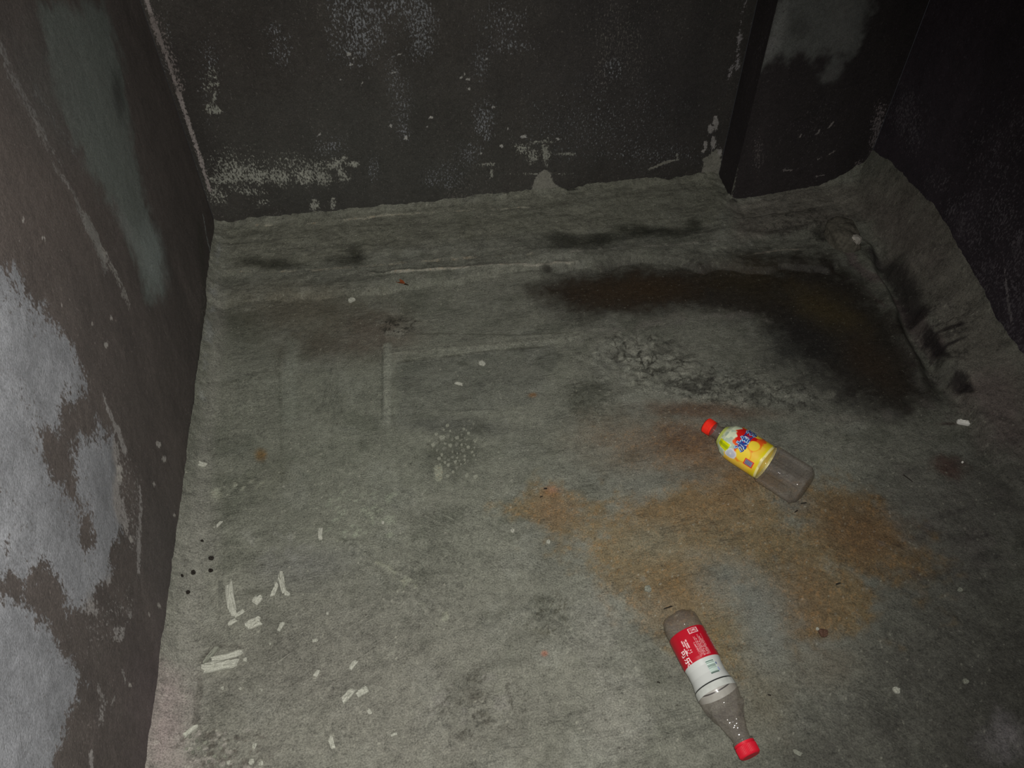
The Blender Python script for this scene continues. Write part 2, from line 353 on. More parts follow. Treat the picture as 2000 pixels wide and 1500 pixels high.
# rubbed grey patches in the sand
F.blob(1450, 1150, 85, 46, 25, soft=.8, amt=.6, col=(128, 130, 122), warp=1); F.blob(1500, 1240, 40, 60, -10, soft=.8, amt=.6, col=(132, 134, 126), warp=1)
F.blob(1260, 1060, 50, 30, 0, soft=.8, amt=.5, col=(132, 130, 112), warp=1); F.blob(1280, 1200, 40, 40, 0, soft=.8, amt=.3, col=(128, 128, 118))
F.blob(1550, 985, 30, 16, 0, soft=.8, amt=.5, col=(112, 110, 104)); F.blob(1320, 930, 120, 12, -8, soft=.8, amt=.45, col=(108, 108, 98))
F.blob(1200, 1420, 50, 80, 0, soft=.9, amt=.35, col=(158, 156, 146), warp=1); F.blob(1170, 1210, 50, 60, -30, soft=.9, amt=.3, col=(150, 148, 140), warp=1)
# broken mortar patch and its cracks
F.blob(1250, 690, 75, 42, 10, soft=.7, amt=.35, col=(146, 146, 134), warp=1.2)
crk = np.abs(fbm(wx, wy, .026, 4, 171)); crk2 = np.abs(fbm(wx, wy, .016, 4, 173)); slab = fbm(wx*1.0, wy*1.3, .03, 4, 175)
def cracked(x, y, rx, ry, ang=0, amt=.75, wd=.03, lo=(56, 54, 46), hi=(144, 143, 130), f=crk):
    k = sst(1.5, .7, F.ell(x, y, rx, ry, ang, .8))
    F.put(k*amt*.7*sst(.05, .25, slab), col=hi); F.put(k*amt*sst(wd*1.6, wd*.5, f), col=lo)
    F.put(k*amt*.6*sst(-.08, -.28, slab), col=lo)
cracked(1255, 692, 86, 44, 8, .85); cracked(1350, 735, 120, 34, 5, .55); cracked(1480, 768, 150, 30, 5, .7, lo=(44, 41, 37), f=crk2)
cracked(1075, 1205, 48, 36, 0, .65, lo=(76, 74, 60), f=crk2); cracked(930, 1365, 75, 60, 0, .7, .035, lo=(78, 75, 66), hi=(132, 129, 122), f=crk)
cracked(1155, 780, 46, 34, 0, .6, lo=(80, 80, 68), f=crk2); cracked(780, 636, 34, 16, 0, .9, .05, lo=(52, 50, 42), f=crk2); cracked(430, 1465, 80, 40, 0, .6, .03, lo=(84, 78, 70), f=crk2)
cracked(1820, 690, 60, 60, 30, .6, lo=(44, 38, 38), hi=(104, 98, 92)); cracked(1560, 440, 90, 26, 0, .6, lo=(46, 43, 37), hi=(112, 108, 98), f=crk2)
# reddish dirt near the right wall
F.blob(1848, 912, 32, 20, 10, soft=.6, amt=.75, col=(84, 58, 50), warp=1); F.blob(1850, 828, 22, 4, 0, soft=.6, amt=.7, col=(66, 44, 40))
F.blob(1960, 1445, 50, 40, 0, soft=.8, amt=.5, col=(150, 144, 146), warp=1.2); F.blob(1650, 820, 40, 10, 0, soft=.7, amt=.4, col=(122, 118, 108), warp=1)
for i in range(60):
    x, y = random.uniform(1720, 1990), random.uniform(790, 1180)
    F.blob(x, y, random.uniform(6, 24), random.uniform(3, 8), random.uniform(-30, 40), soft=.8, amt=.35, col=random.choice([(60, 56, 54), (118, 112, 106)]), warp=1.2)
# pale mortar smear at the foot of the left wall
F.poly([(270, 1510), (318, 1260), (352, 1050), (380, 900), (400, 760), (412, 640), (425, 540), (436, 640), (428, 760), (412, 900), (420, 1060), (400, 1200), (388, 1330), (378, 1400), (368, 1510)], soft=.02, warp=.02, amt=.55, col=(146, 144, 134))
F.poly([(270, 1510), (310, 1300), (345, 1330), (355, 1400), (352, 1510)], soft=.03, warp=.02, amt=.6, col=(160, 142, 140))
F.line([(430, 470), (418, 560), (405, 680), (396, 780)], .006, amt=.5, col=(150, 152, 148), warp=.012, gap=.4)
F.line([(392, 1330), (385, 1400), (376, 1430)], .0012, amt=.45, col=(80, 76, 68), warp=.012)
F.line([(395, 1290), (420, 1262), (470, 1262)], .0045, amt=.55, col=(74, 70, 62), warp=.006)  # shadow of the mortar finger and narrow flake, painted along the groove
F.line([(430, 1135), (432, 1180)], .004, amt=.5, col=(92, 92, 84))  # painted shadow on the left of the longest upright flake
for i in range(70):
    F.blob(random.gauss(420, 45), random.uniform(1420, 1510), random.uniform(2, 7), random.uniform(2, 4), random.uniform(-60, 60), soft=.5, amt=.6, col=random.choice([(84, 78, 70), (176, 170, 160)]), warp=1)
# speckle of pale and dark grit all over
GRX, GRY = GX/.011, GY/.011
cell = hsh(np.floor(GRX), np.floor(GRY), 77); cx = hsh(np.floor(GRX), np.floor(GRY), 78); cy = hsh(np.floor(GRX), np.floor(GRY), 79)
dist = np.hypot(GRX - np.floor(GRX) - .25 - .5*cx, GRY - np.floor(GRY) - .25 - .5*cy)
sp = (cell > .92)*sst(.17, .09, dist); dry = np.clip((F.ca.mean(-1) - .03)/.1, 0, 1)
F.ca += (lin(176, 174, 158) - F.ca)*(sp*dry*.6)[..., None]
sp = (cell < .05)*sst(.2, .1, dist); F.ca += (lin(60, 56, 48) - F.ca)*(sp*.6)[..., None]

# heights that go with those marks
def bump_at(x, y, rx, ry, h, ang=0, soft=.6, warp=.6):
    global GZ
    GZ = GZ + h*sst(1 + soft, 1 - soft, F.ell(x, y, rx, ry, ang, warp))
def ridge(pts, wd, h, warp=.004):
    global GZ
    P = [on_floor(*p) for p in pts]; D = seg_dist(GX, GY, P) + warp*F.N
    GZ = GZ + h*np.exp(-(D/wd)**2)
brk = sst(1.5, .6, F.ell(1260, 700, 95, 50, 8, .8))
vo = np.abs(fbm(GX, GY, .028, 3, 91)); GZ = GZ + brk*(.008*(vo*2 - .2) + .003*fbm(GX, GY, .012, 2, 92))
brk = sst(1.6, .5, F.ell(1470, 765, 120, 36, 5, .8)) + sst(1.5, .6, F.ell(925, 1375, 60, 60, 0, .8)) + sst(1.5, .6, F.ell(1075, 1205, 45, 36, 0, .8)) + .7*sst(1.5, .6, F.ell(1155, 780, 45, 36, 0, .8))
GZ = GZ + brk*.0045*np.abs(fbm(GX, GY, .018, 3, 93))*2 
ridge([(757, 676), (756, 740), (754, 824)], .007, .0022); ridge([(746, 680), (745, 824)], .003, -.002)
ridge([(768, 690), (900, 680), (1040, 668), (1130, 658)], .008, .002); ridge([(720, 535), (900, 524), (1130, 512)], .004, .004)
ridge([(775, 706), (860, 697), (960, 684), (1060, 676)], .003, -.002)
ridge([(690, 1075), (760, 1110), (830, 1170), (870, 1205)], .004, .0022, .02); ridge([(625, 1058), (650, 1050), (700, 1065)], .004, .002, .02)
ridge([(400, 1270), (420, 1262), (470, 1262)], .006, -.0015); ridge([(640, 1340), (520, 1385)], .003, .0015); ridge([(700, 1320), (600, 1360), (520, 1400)], .003, .0015)
for x, y, rx, ry, h in ((1880, 735, 10, 22, -.012), (1893, 752, 12, 12, -.010), (1818, 660, 12, 22, -.014), (1842, 684, 20, 8, -.008), (1062, 350, 9, 14, .0), (1395, 330, 30, 25, .006), (1300, 342, 16, 6, -.01), (1115, 366, 14, 4, -.008)):
    bump_at(x, y, rx, ry, h)
# trowel-stroke weights
def wgt(x, y, rx, ry): return sst(1.6, .5, F.ell(x, y, rx, ry, 0, .3))
w1 = np.maximum(np.maximum(wgt(820, 1000, 230, 150), wgt(980, 1180, 200, 150)), wgt(1780, 1150, 220, 320))
w2 = wgt(620, 1300, 330, 130); w3 = np.maximum(wgt(650, 750, 95, 80), .6*wgt(600, 880, 60, 80))
w0 = np.clip(1 - w1 - w2 - w3, 0, 1)
A = sattrs(F); A.update(w0=w0, w1=np.clip(w1 - w2, 0, 1), w2=w2, w3=w3)
P = np.stack([GX, GY, GZ], -1)
fx = (GX[:-1, :-1] + GX[1:, 1:])/2; fy = (GY[:-1, :-1] + GY[1:, 1:])/2; n_ = F.n1[:-1, :-1]
dxx = np.maximum(XC - fx, 0); dyy = np.maximum(YC - fy, 0)
fd = np.minimum(YB - fy, np.hypot(dxx, dyy)) + .02*n_
right = (XR - fx + .02*n_ < np.interp(fy, [-.45, .4, .8, 1.6], [.07, .10, .14, .13])) & (fy < YC - .005)
back = (fd < .255) & ~right
leftc = (fx - XL + .01*n_ < np.interp(fy, [-.4, .2, .6, 1.65], [.07, .065, .045, .03])) & ~back
inside = ~((fx > XC + .004) & (fy > YC + .004))
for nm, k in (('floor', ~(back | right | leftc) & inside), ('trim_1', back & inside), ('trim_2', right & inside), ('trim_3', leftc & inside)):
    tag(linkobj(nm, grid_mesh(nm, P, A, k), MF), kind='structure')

# ================================================================== WALLS
def wall(name, u0, u1, v0, v1, step, place, to, base, mat, seed, paint, dens=1.0, rough=.0015):
    u = np.arange(u0, u1 + step*.5, step); v = np.arange(v0, v1 + step*.5, step); u[-1] = u1; v[-1] = v1
    U, V = np.meshgrid(u, v); s = Surf(U, V, to, base, seed)
    s.ca *= (1 + .30*fbm(U, V*.5, .25, 3, seed + 5) + .35*fbm(U, V*.6, .05, 4, seed + 6))[..., None]
    st_ = fbm(U, V*.22, .05, 4, seed + 9); s.ca *= (1 + .4*st_)[..., None]
    s.cb = s.ca*2.2 + lin(44, 44, 44)
    s.m[:] = .05 + .26*sst(.0, .45, fbm(U, V*.4, .16, 4, seed + 10))
    paint(s, U, V)
    D = rough*(fbm(U, V, .12, 4, seed + 7)*2.2 + fbm(U, V, .02, 3, seed + 8)*.5)
    edge = np.minimum.reduce([U - u0, u1 - U])
    D = D*sst(0, .02, edge)
    me = grid_mesh(name, place(U, V, D), sattrs(s))
    o = linkobj(name, me, mat); tag(o, kind='structure'); return o

def paint_left(s, U, V):
    s.ca *= 1.0
    s.blob(60, 420, 110, 160, 0, soft=.9, amt=.4, col=(96, 86, 80))
    s.poly([(70, 0), (205, 0), (238, 100), (250, 200), (265, 300), (290, 400), (310, 490), (312, 560), (292, 572), (268, 520), (240, 450), (215, 400), (185, 330), (140, 270), (110, 190), (90, 100)],
           soft=.02, warp=.05, amt=.72, col=(104, 112, 106))
    s.blob(296, 500, 20, 62, -12, soft=.8, amt=.55, col=(132, 140, 136)); s.blob(250, 450, 10, 60, -25, soft=.8, amt=.5, col=(122, 126, 122))
    s.blob(110, 180, 46, 120, -15, soft=.9, amt=.5, col=(84, 84, 80)); s.blob(232, 190, 10, 50, -8, soft=.8, amt=.6, col=(40, 36, 34))
    s.line([(-10, 60), (20, 140), (60, 215), (100, 290), (130, 330)], .010, soft=.012, warp=.02, cb=(112, 109, 106), m=.62)
    s.line([(70, 170), (110, 240), (150, 300)], .012, soft=.02, warp=.02, cb=(104, 104, 102), m=.5)
    s.line([(75, 255), (110, 330), (140, 370), (165, 430), (188, 480), (205, 520)], .006, soft=.008, warp=.016, cb=(118, 114, 110), m=.66)
    s.line([(168, 430), (190, 470), (203, 500)], .010, soft=.008, warp=.012, cb=(124, 121, 116), m=.95)
    s.line([(205, 490), (232, 545), (250, 590)], .005, soft=.008, warp=.02, cb=(140, 136, 130), m=.6)
    s.line([(396, 420), (405, 470), (420, 520), (428, 560)], .006, soft=.008, warp=.006, cb=(128, 132, 130), m=.75)
    s.line([(390, 450), (400, 560), (396, 700), (380, 850)], .022, soft=.02, amt=.5, col=(58, 57, 48))
    lt = dict(cb=(128, 129, 132), m=.98)
    s.poly([(-60, 515), (0, 527), (40, 534), (66, 571), (110, 637), (147, 685), (167, 714), (161, 758), (147, 798), (121, 850), (98, 848), (98, 900), (150, 1010), (172, 1055), (182, 1020), (150, 950), (135, 875), (160, 850), (190, 842), (215, 865), (228, 930), (240, 1000), (225, 1050), (215, 1120), (200, 1175), (160, 1195), (130, 1165), (95, 1145), (50, 1150), (0, 1140), (-60, 1130)],
           soft=.03, warp=.06, **lt)
    s.poly([(-60, 1135), (0, 1148), (25, 1160), (60, 1195), (95, 1235), (125, 1280), (150, 1310), (148, 1360), (120, 1410), (120, 1450), (110, 1510), (90, 1700), (-60, 1700)], soft=.03, warp=.06, **lt)
    s.cb *= (1 + .40*s.n1 + .35*s.n2 + .10*fbm(U, V, .35, 2, 401))[..., None]
    s.poly([(95, 850), (60, 800), (60, 900), (100, 960), (150, 1060), (175, 1060), (150, 1000)], soft=.02, warp=.03, amt=.5, m=-.35)
    s.blob(60, 800, 20, 90, -25, soft=.9, amt=1, m=-.15); s.blob(60, 610, 60, 34, 40, soft=.9, m=-.22); s.blob(100, 1180, 60, 22, 20, soft=.8, m=-.3)
    s.line([(0, 920), (40, 990), (60, 1080)], .02, soft=.02, m=-.1)
    for pts, wd, mm in (([(202, 775), (210, 800), (235, 850), (245, 880)], .0045, .85), ([(275, 955), (276, 1000), (272, 1050)], .006, .7), ([(272, 1070), (270, 1115)], .008, .72),
                        ([(257, 1150), (255, 1200)], .005, .7), ([(225, 1232), (240, 1228), (240, 1245), (222, 1248)], .006, .75), ([(270, 950), (262, 1000), (262, 1060)], .02, .38),
                        ([(195, 1350), (205, 1370), (200, 1400)], .01, .55), ([(225, 1360), (218, 1380)], .006, .6), ([(180, 1480), (182, 1510)], .004, .8), ([(240, 1310), (246, 1330)], .003, .7),
                        ([(250, 1180), (220, 1200), (190, 1230)], .03, .32), ([(240, 880), (250, 920), (240, 980)], .02, .35)):
        s.line(pts, wd, soft=wd, warp=.012, cb=(132, 128, 125), m=mm)
    for x, y, r in ((310, 868, 5), (321, 897, 5), (237, 915, 5), (237, 935, 4), (256, 1337, 4), (311, 1183, 3), (340, 1006, 2.5), (49, 429, 3), (86, 465, 3), (258, 1054, 3), (120, 596, 2), (180, 632, 3), (207, 673, 5), (338, 1160, 2.5), (292, 1200, 3), (218, 622, 2.5), (302, 945, 3)):
        s.blob(x, y, r, r*1.3, -20, soft=.4, warp=.5, cb=(150, 146, 140), m=1.0)
    # mortar dust near the ground
    s.line([(300, 1500), (330, 1250), (360, 1000), (390, 800)], .012, soft=.012, amt=.4, col=(104, 98, 94), warp=.02)
    s.blob(330, 1400, 60, 200, 0, soft=.9, amt=.35, col=(96, 84, 88)); s.blob(320, 1080, 40, 120, 0, soft=.9, amt=.3, col=(92, 88, 86))
    s.m = np.maximum(s.m, .10)
wall('wall_left', YF, YB, 0.0, TOP, .004, lambda U, V, D: np.stack([XL + D - .0005, U, V], -1), on_left, (80, 73, 69), MWL, 11, paint_left)
def specks(s, pts, col=(150, 148, 142)):
    for x, y, rx, ry in pts: s.blob(x, y, rx, ry, soft=.4, warp=.5, cb=col, m=1.0)
def paint_back(s, U, V):
    s.blob(420, 150, 160, 160, soft=.9, amt=.4, col=(50, 44, 40)); s.blob(1250, 120, 200, 200, soft=.9, amt=.4, col=(46, 43, 46))
    s.blob(750, 330, 350, 110, soft=.9, amt=.45, col=(66, 67, 62))
    g = dict(cb=(118, 120, 122))
    for x, y, rx, ry, m in ((700, 45, 34, 70, .5), (735, 55, 20, 55, .42), (820, 30, 26, 55, .48), (822, 80, 22, 34, .42), (765, 20, 60, 30, .36), (660, 30, 20, 60, .36), (690, 90, 16, 22, .42),
                            (770, 150, 14, 40, .3), (785, 210, 16, 50, .3), (790, 260, 12, 20, .4), (940, 130, 14, 30, .32), (945, 245, 20, 40, .5), (950, 265, 12, 18, .55), (985, 40, 40, 30, .28), (1000, 90, 40, 16, .26),
                            (410, 150, 16, 60, .3), (550, 100, 22, 30, .3), (535, 55, 14, 14, .36), (640, 290, 30, 20, .34), (620, 330, 16, 20, .5), (1250, 300, 120, 20, .24), (1200, 140, 16, 16, .34), (930, 290, 26, 12, .35),
                            (730, 330, 12, 20, .34), (860, 340, 30, 20, .26), (845, 355, 14, 8, .4), (1170, 250, 120, 60, .2), (325, 90, 10, 40, .34), (910, 305, 20, 20, .36)):
        s.blob(x, y, rx, ry, soft=.9, warp=.8, m=m, **g)
    g = dict(cb=(136, 136, 126))
    for x, y, rx, ry, m in ((462, 340, 30, 22, .66), (500, 345, 34, 16, .66), (545, 345, 26, 18, .62), (595, 345, 20, 18, .7), (630, 348, 14, 16, .66), (655, 320, 22, 12, .6), (690, 320, 12, 6, .9), (672, 308, 6, 5, .9),
                            (430, 352, 24, 8, .6), (490, 375, 40, 8, .45), (510, 395, 14, 8, .5), (615, 400, 10, 10, .75), (650, 398, 5, 16, .7), (425, 380, 22, 20, .5), (1020, 293, 18, 12, .66), (1040, 305, 14, 16, .6), (1066, 300, 8, 22, .75), (1055, 278, 26, 3, .6), (1108, 301, 18, 2.5, .7),
                            (955, 322, 18, 4, .6), (960, 340, 3, 8, .8), (1050, 340, 60, 2, .6), (470, 330, 60, 30, .36), (580, 330, 60, 26, .36), (424, 215, 7, 6, .9), (411, 212, 12, 9, .6), (418, 185, 4, 20, .5), (415, 160, 14, 20, .35), (672, 345, 10, 10, .6), (663, 335, 5, 10, .7)):
        s.blob(x, y, rx, ry, soft=.7, warp=.9, m=m, **g)
    specks(s, ((681, 106, 6, 2.2), (686, 127, 4, 2), (691, 114, 3, 2), (780, 107, 4, 2), (769, 142, 5, 2), (843, 230, 5, 3), (763, 245, 3, 3), (793, 270, 4, 4), (915, 155, 4, 2.4), (916, 174, 3.5, 2.2), (964, 209, 4, 2.2), (1023, 267, 6, 4), (980, 285, 4, 4), (940, 300, 2.5, 2.5), (900, 152, 2, 2), (908, 145, 2, 2), (992, 252, 2, 2), (707, 163, 2, 2), (664, 156, 2, 2), (982, 18, 2.5, 2.5), (950, 115, 2, 2), (835, 248, 2, 2), (624, 262, 2.5, 2.5), (1090, 272, 5, 1.6), (1180, 240, 1.6, 1.6), (1395, 240, 3, 4)))
    s.line([(283, -10), (300, 45), (330, 125), (360, 215), (385, 290), (410, 372)], .0035, soft=.003, warp=.006, cb=(134, 126, 122), m=.95)
    s.line([(300, 40), (335, 120), (352, 170)], .009, soft=.01, warp=.012, cb=(112, 104, 100), m=.5)
    s.line([(345, 110), (380, 260), (420, 340)], .03, soft=.03, amt=.5, col=(38, 34, 32), warp=.03)
    s.line([(1462, -10), (1448, 30), (1444, 80), (1440, 130)], .005, soft=.005, warp=.014, cb=(128, 124, 124), m=.75)
    s.line([(1430, 130), (1424, 155)], .003, soft=.004, warp=.008, cb=(130, 126, 126), m=.8)
    specks(s, ((1398, 240, 5, 14), (1388, 252, 5, 9), (1394, 280, 5, 12), (1378, 285, 4, 10), (1405, 300, 6, 10), (1374, 296, 4, 3)), (140, 136, 132))
    # mortar splashed up above the coving
    s.poly([(1038, 372), (1045, 350), (1055, 336), (1066, 332), (1075, 340), (1082, 358), (1100, 372)], soft=.003, warp=.004, cb=(124, 122, 112), m=1.2)
    s.poly([(1370, 340), (1376, 310), (1400, 292), (1412, 310), (1415, 345)], soft=.006, warp=.012, cb=(120, 118, 108), m=1.1)
    s.line([(1270, 330), (1300, 318), (1325, 312), (1322, 302)], .003, warp=.004, cb=(120, 118, 108), m=1.0)
    s.cb *= (1 + .3*s.n1 + .3*s.n2)[..., None]
wall('wall_back', XL, XC, 0.0, TOP, .0035, lambda U, V, D: np.stack([U, YB - D + .0005, V], -1), on_back, (56, 53, 49), MW, 13, paint_back)
def paint_col(s, U, V):
    s.blob(1600, 260, 140, 160, soft=.9, amt=.3, col=(50, 46, 46))
    s.poly([(1512, 10), (1535, -20), (1690, -30), (1685, 50), (1668, 100), (1640, 112), (1628, 145), (1618, 112), (1590, 125), (1560, 116), (1500, 122), (1474, 142), (1490, 90)], soft=.02, warp=.05, amt=.75, col=(104, 106, 102))
    s.blob(1560, 55, 22, 26, soft=.8, amt=.6, col=(66, 66, 62), warp=1); s.blob(1520, 60, 12, 50, 12, soft=.8, amt=.45, col=(126, 126, 122)); s.blob(1640, 40, 24, 50, soft=.9, amt=.4, col=(112, 112, 108)); s.blob(1500, 95, 12, 22, 20, soft=.8, amt=.5, col=(120, 118, 116))
    s.line([(1640, 130), (1620, 150)], .006, amt=.5, col=(96, 94, 92), warp=.02)
    for x, y, rx, ry, m in ((1800, 112, 8, 14, .6), (1772, 165, 12, 26, .6), (1795, 140, 10, 12, .5), (1720, 215, 16, 18, .66), (1716, 240, 14, 22, .62), (1718, 275, 16, 24, .66), (1712, 305, 12, 16, .66), (1730, 320, 8, 20, .6), (1680, 322, 12, 8, .5), (1760, 190, 8, 20, .5), (1845, 20, 8, 14, .4)):
        s.blob(x, y, rx, ry, soft=.8, warp=.9, cb=(118, 110, 110), m=m)
    for pts in (([(1618, 250), (1627, 239)]), ([(1595, 262), (1600, 254)]), ([(1596, 312), (1603, 308)]), ([(1618, 302), (1628, 296)]), ([(1530, 332), (1545, 333)]), ([(1560, 270), (1566, 262)]), ([(1590, 345), (1610, 342)])):
        s.line(pts, .0022, soft=.0015, warp=.002, cb=(126, 120, 116), m=.9)
    s.blob(1480, 300, 10, 30, soft=.8, m=.4, cb=(100, 94, 92)); s.line([(1425, 385), (1434, 330), (1432, 308)], .008, warp=.01, soft=.006, cb=(108, 108, 98), m=.9)
    s.cb *= (1 + .3*s.n1 + .3*s.n2)[..., None]
wall('trim_4', XC, XR, 0.0, TOP, .0035, lambda U, V, D: np.stack([U, YC - D + .0005, V], -1), on_col, (46, 41, 41), MW, 15, paint_col)
def on_ret(px, py): d = ray(px, py); q = XC/d[0]; return (d[1]*q, CAM_H + d[2]*q)
def paint_ret(s, U, V):
    s.line([(1405, 395), (1395, 340), (1404, 300)], .02, warp=.02, cb=(112, 110, 100), m=.9)
    for k in range(7):
        y = 20 + k*45; s.blob(1462 - y*.19, y, 5, 18, soft=.8, warp=.9, cb=(120, 116, 116), m=.6)
wall('trim_5', YC, YB, 0.0, TOP, .003, lambda U, V, D: np.stack([XC - D + .0005, U, V], -1), on_ret, (42, 37, 38), MW, 17, paint_ret, rough=.0008)
def paint_right(s, U, V):
    s.m *= .45
    for x, y, rx, ry, m in ((1770, 230, 30, 50, .44), (1785, 260, 22, 40, .42), (1900, 420, 60, 60, .33), (1960, 420, 40, 80, .40), (1990, 470, 24, 40, .5), (1930, 530, 50, 60, .38), (1980, 560, 40, 90, .40), (1960, 660, 40, 40, .45), (1900, 470, 20, 40, .42), (1940, 320, 60, 90, .26), (1990, 260, 30, 60, .3),
                            (1860, 410, 14, 14, .55), (1880, 450, 14, 20, .5), (1985, 680, 30, 24, .5), (1830, 360, 40, 30, .3)):
        s.blob(x, y, rx, ry, soft=.9, warp=.8, cb=(98, 92, 97), m=m)
    s.line([(1962, 530), (1966, 570), (1975, 630)], .003, warp=.004, cb=(120, 114, 116), m=.7)
    s.cb *= (1 + .3*s.n1 + .3*s.n2)[..., None]
wall('wall_right', YF, YC, 0.0, TOP, .004, lambda U, V, D: np.stack([XR - D + .0005, U, V], -1), on_right, (56, 49, 55), MW, 19, paint_right)

# ================================================================== THINGS
def ground(x, y, r=.004):
    return max(zat(x + a*r, y + b*r) for a in (-1, 0, 1) for b in (-1, 0, 1))
M_chip = plain('pale_lime_plaster', (160, 160, 148), .9, .22, 500, .2, .0006)
M_chipg = plain('grey_mortar', (124, 125, 113), .9, .2, 500, .2, .0006)
M_dark = plain('black_grit', (30, 25, 20), .7, .3, 800)
M_brown = plain('brown_stone', (84, 62, 50), .8, .2, 500, .2, .0005)
M_leaf = plain('dry_red_brown_leaf', (122, 62, 30), .7, .3, 700)
M_leafd = plain('dark_leaf_tip', (52, 40, 26), .7, .3, 700)
M_white = plain('white_filter_paper', (226, 224, 216), .8, .06, 500)
def blobmesh(name, L, W, T, seed, seg=22, rough=.16, curl=0):
    """irregular slab: jagged outline, domed knobbly top, real thickness"""
    rnd = random.Random(seed); bm = bmesh.new(); ph = [rnd.uniform(0, 6.28) for _ in range(5)]
    ex = .42 if L > 1.5*W else .85
    def rad(a): return 1 + rough*(math.sin(2*a + ph[0])*.5 + math.sin(3*a + ph[1]) + .6*math.sin(5*a + ph[2]) + .45*math.sin(9*a + ph[3]))
    rings = []
    for k, (s, z) in enumerate(((.93, 0), (1.0, .35), (.94, .8), (.62, 1.0), (.3, 1.02))):
        vs = []
        for i in range(seg):
            a = 2*math.pi*i/seg; r = rad(a)*s
            ca, sa = math.cos(a), math.sin(a)
            x = math.copysign(abs(ca)**ex, ca)*L/2*r; y = math.copysign(abs(sa)**ex, sa)*W/2*r
            zz = z*T*(1 + (rnd.uniform(-.22, .22) if k > 1 else 0)) + curl*(x/L*2)**2*T
            vs.append(bm.verts.new((x, y, zz)))
        rings.append(vs)
    for a, b in zip(rings[:-1], rings[1:]):
        for i in range(seg): bm.faces.new((a[i], a[(i+1) % seg], b[(i+1) % seg], b[i]))
    bm.faces.new(rings[0][::-1]); bm.faces.new(rings[-1])
    me = bpy.data.meshes.new(name); bm.to_mesh(me); bm.free()
    return me
def lay(name, ends, wpx, label, cat, mat, T=.004, group=None, seed=0, rough=.16, curl=0, tilt=0):
    """a loose piece lying on the cement between two measured points"""
    (x0, y0), (x1, y1) = on_floor(*ends[0]), on_floor(*ends[1])
    L = math.hypot(x1-x0, y1-y0); a = math.atan2(y1-y0, x1-x0); cx, cy = (x0+x1)/2, (y0+y1)/2
    depth = cy*math.cos(YAW)*math.sin(TILT) + CAM_H*math.cos(TILT); W = wpx*depth/FPX
    L = max(L, W*.8)
    o = linkobj(name, blobmesh(name, L, W, T, seed + int(ends[0][0]*7 + ends[0][1]), rough=rough, curl=curl), mat)
    dx, dy = (x1-x0)/2, (y1-y0)/2
    z0, z1 = zat(x0 + dx*.2, y0 + dy*.2), zat(x1 - dx*.2, y1 - dy*.2)
    pitch = -math.atan2(z1 - z0, max(L*.8, .004)) if L > .012 else 0
    zc = (max((z0+z1)/2, zat(cx, cy)) + .0008 if L > .012 else zat(cx, cy))
    o.location = (cx, cy, zc - .0003); o.rotation_euler = (0, pitch, a)
    tag(o, label, cat, group); return o
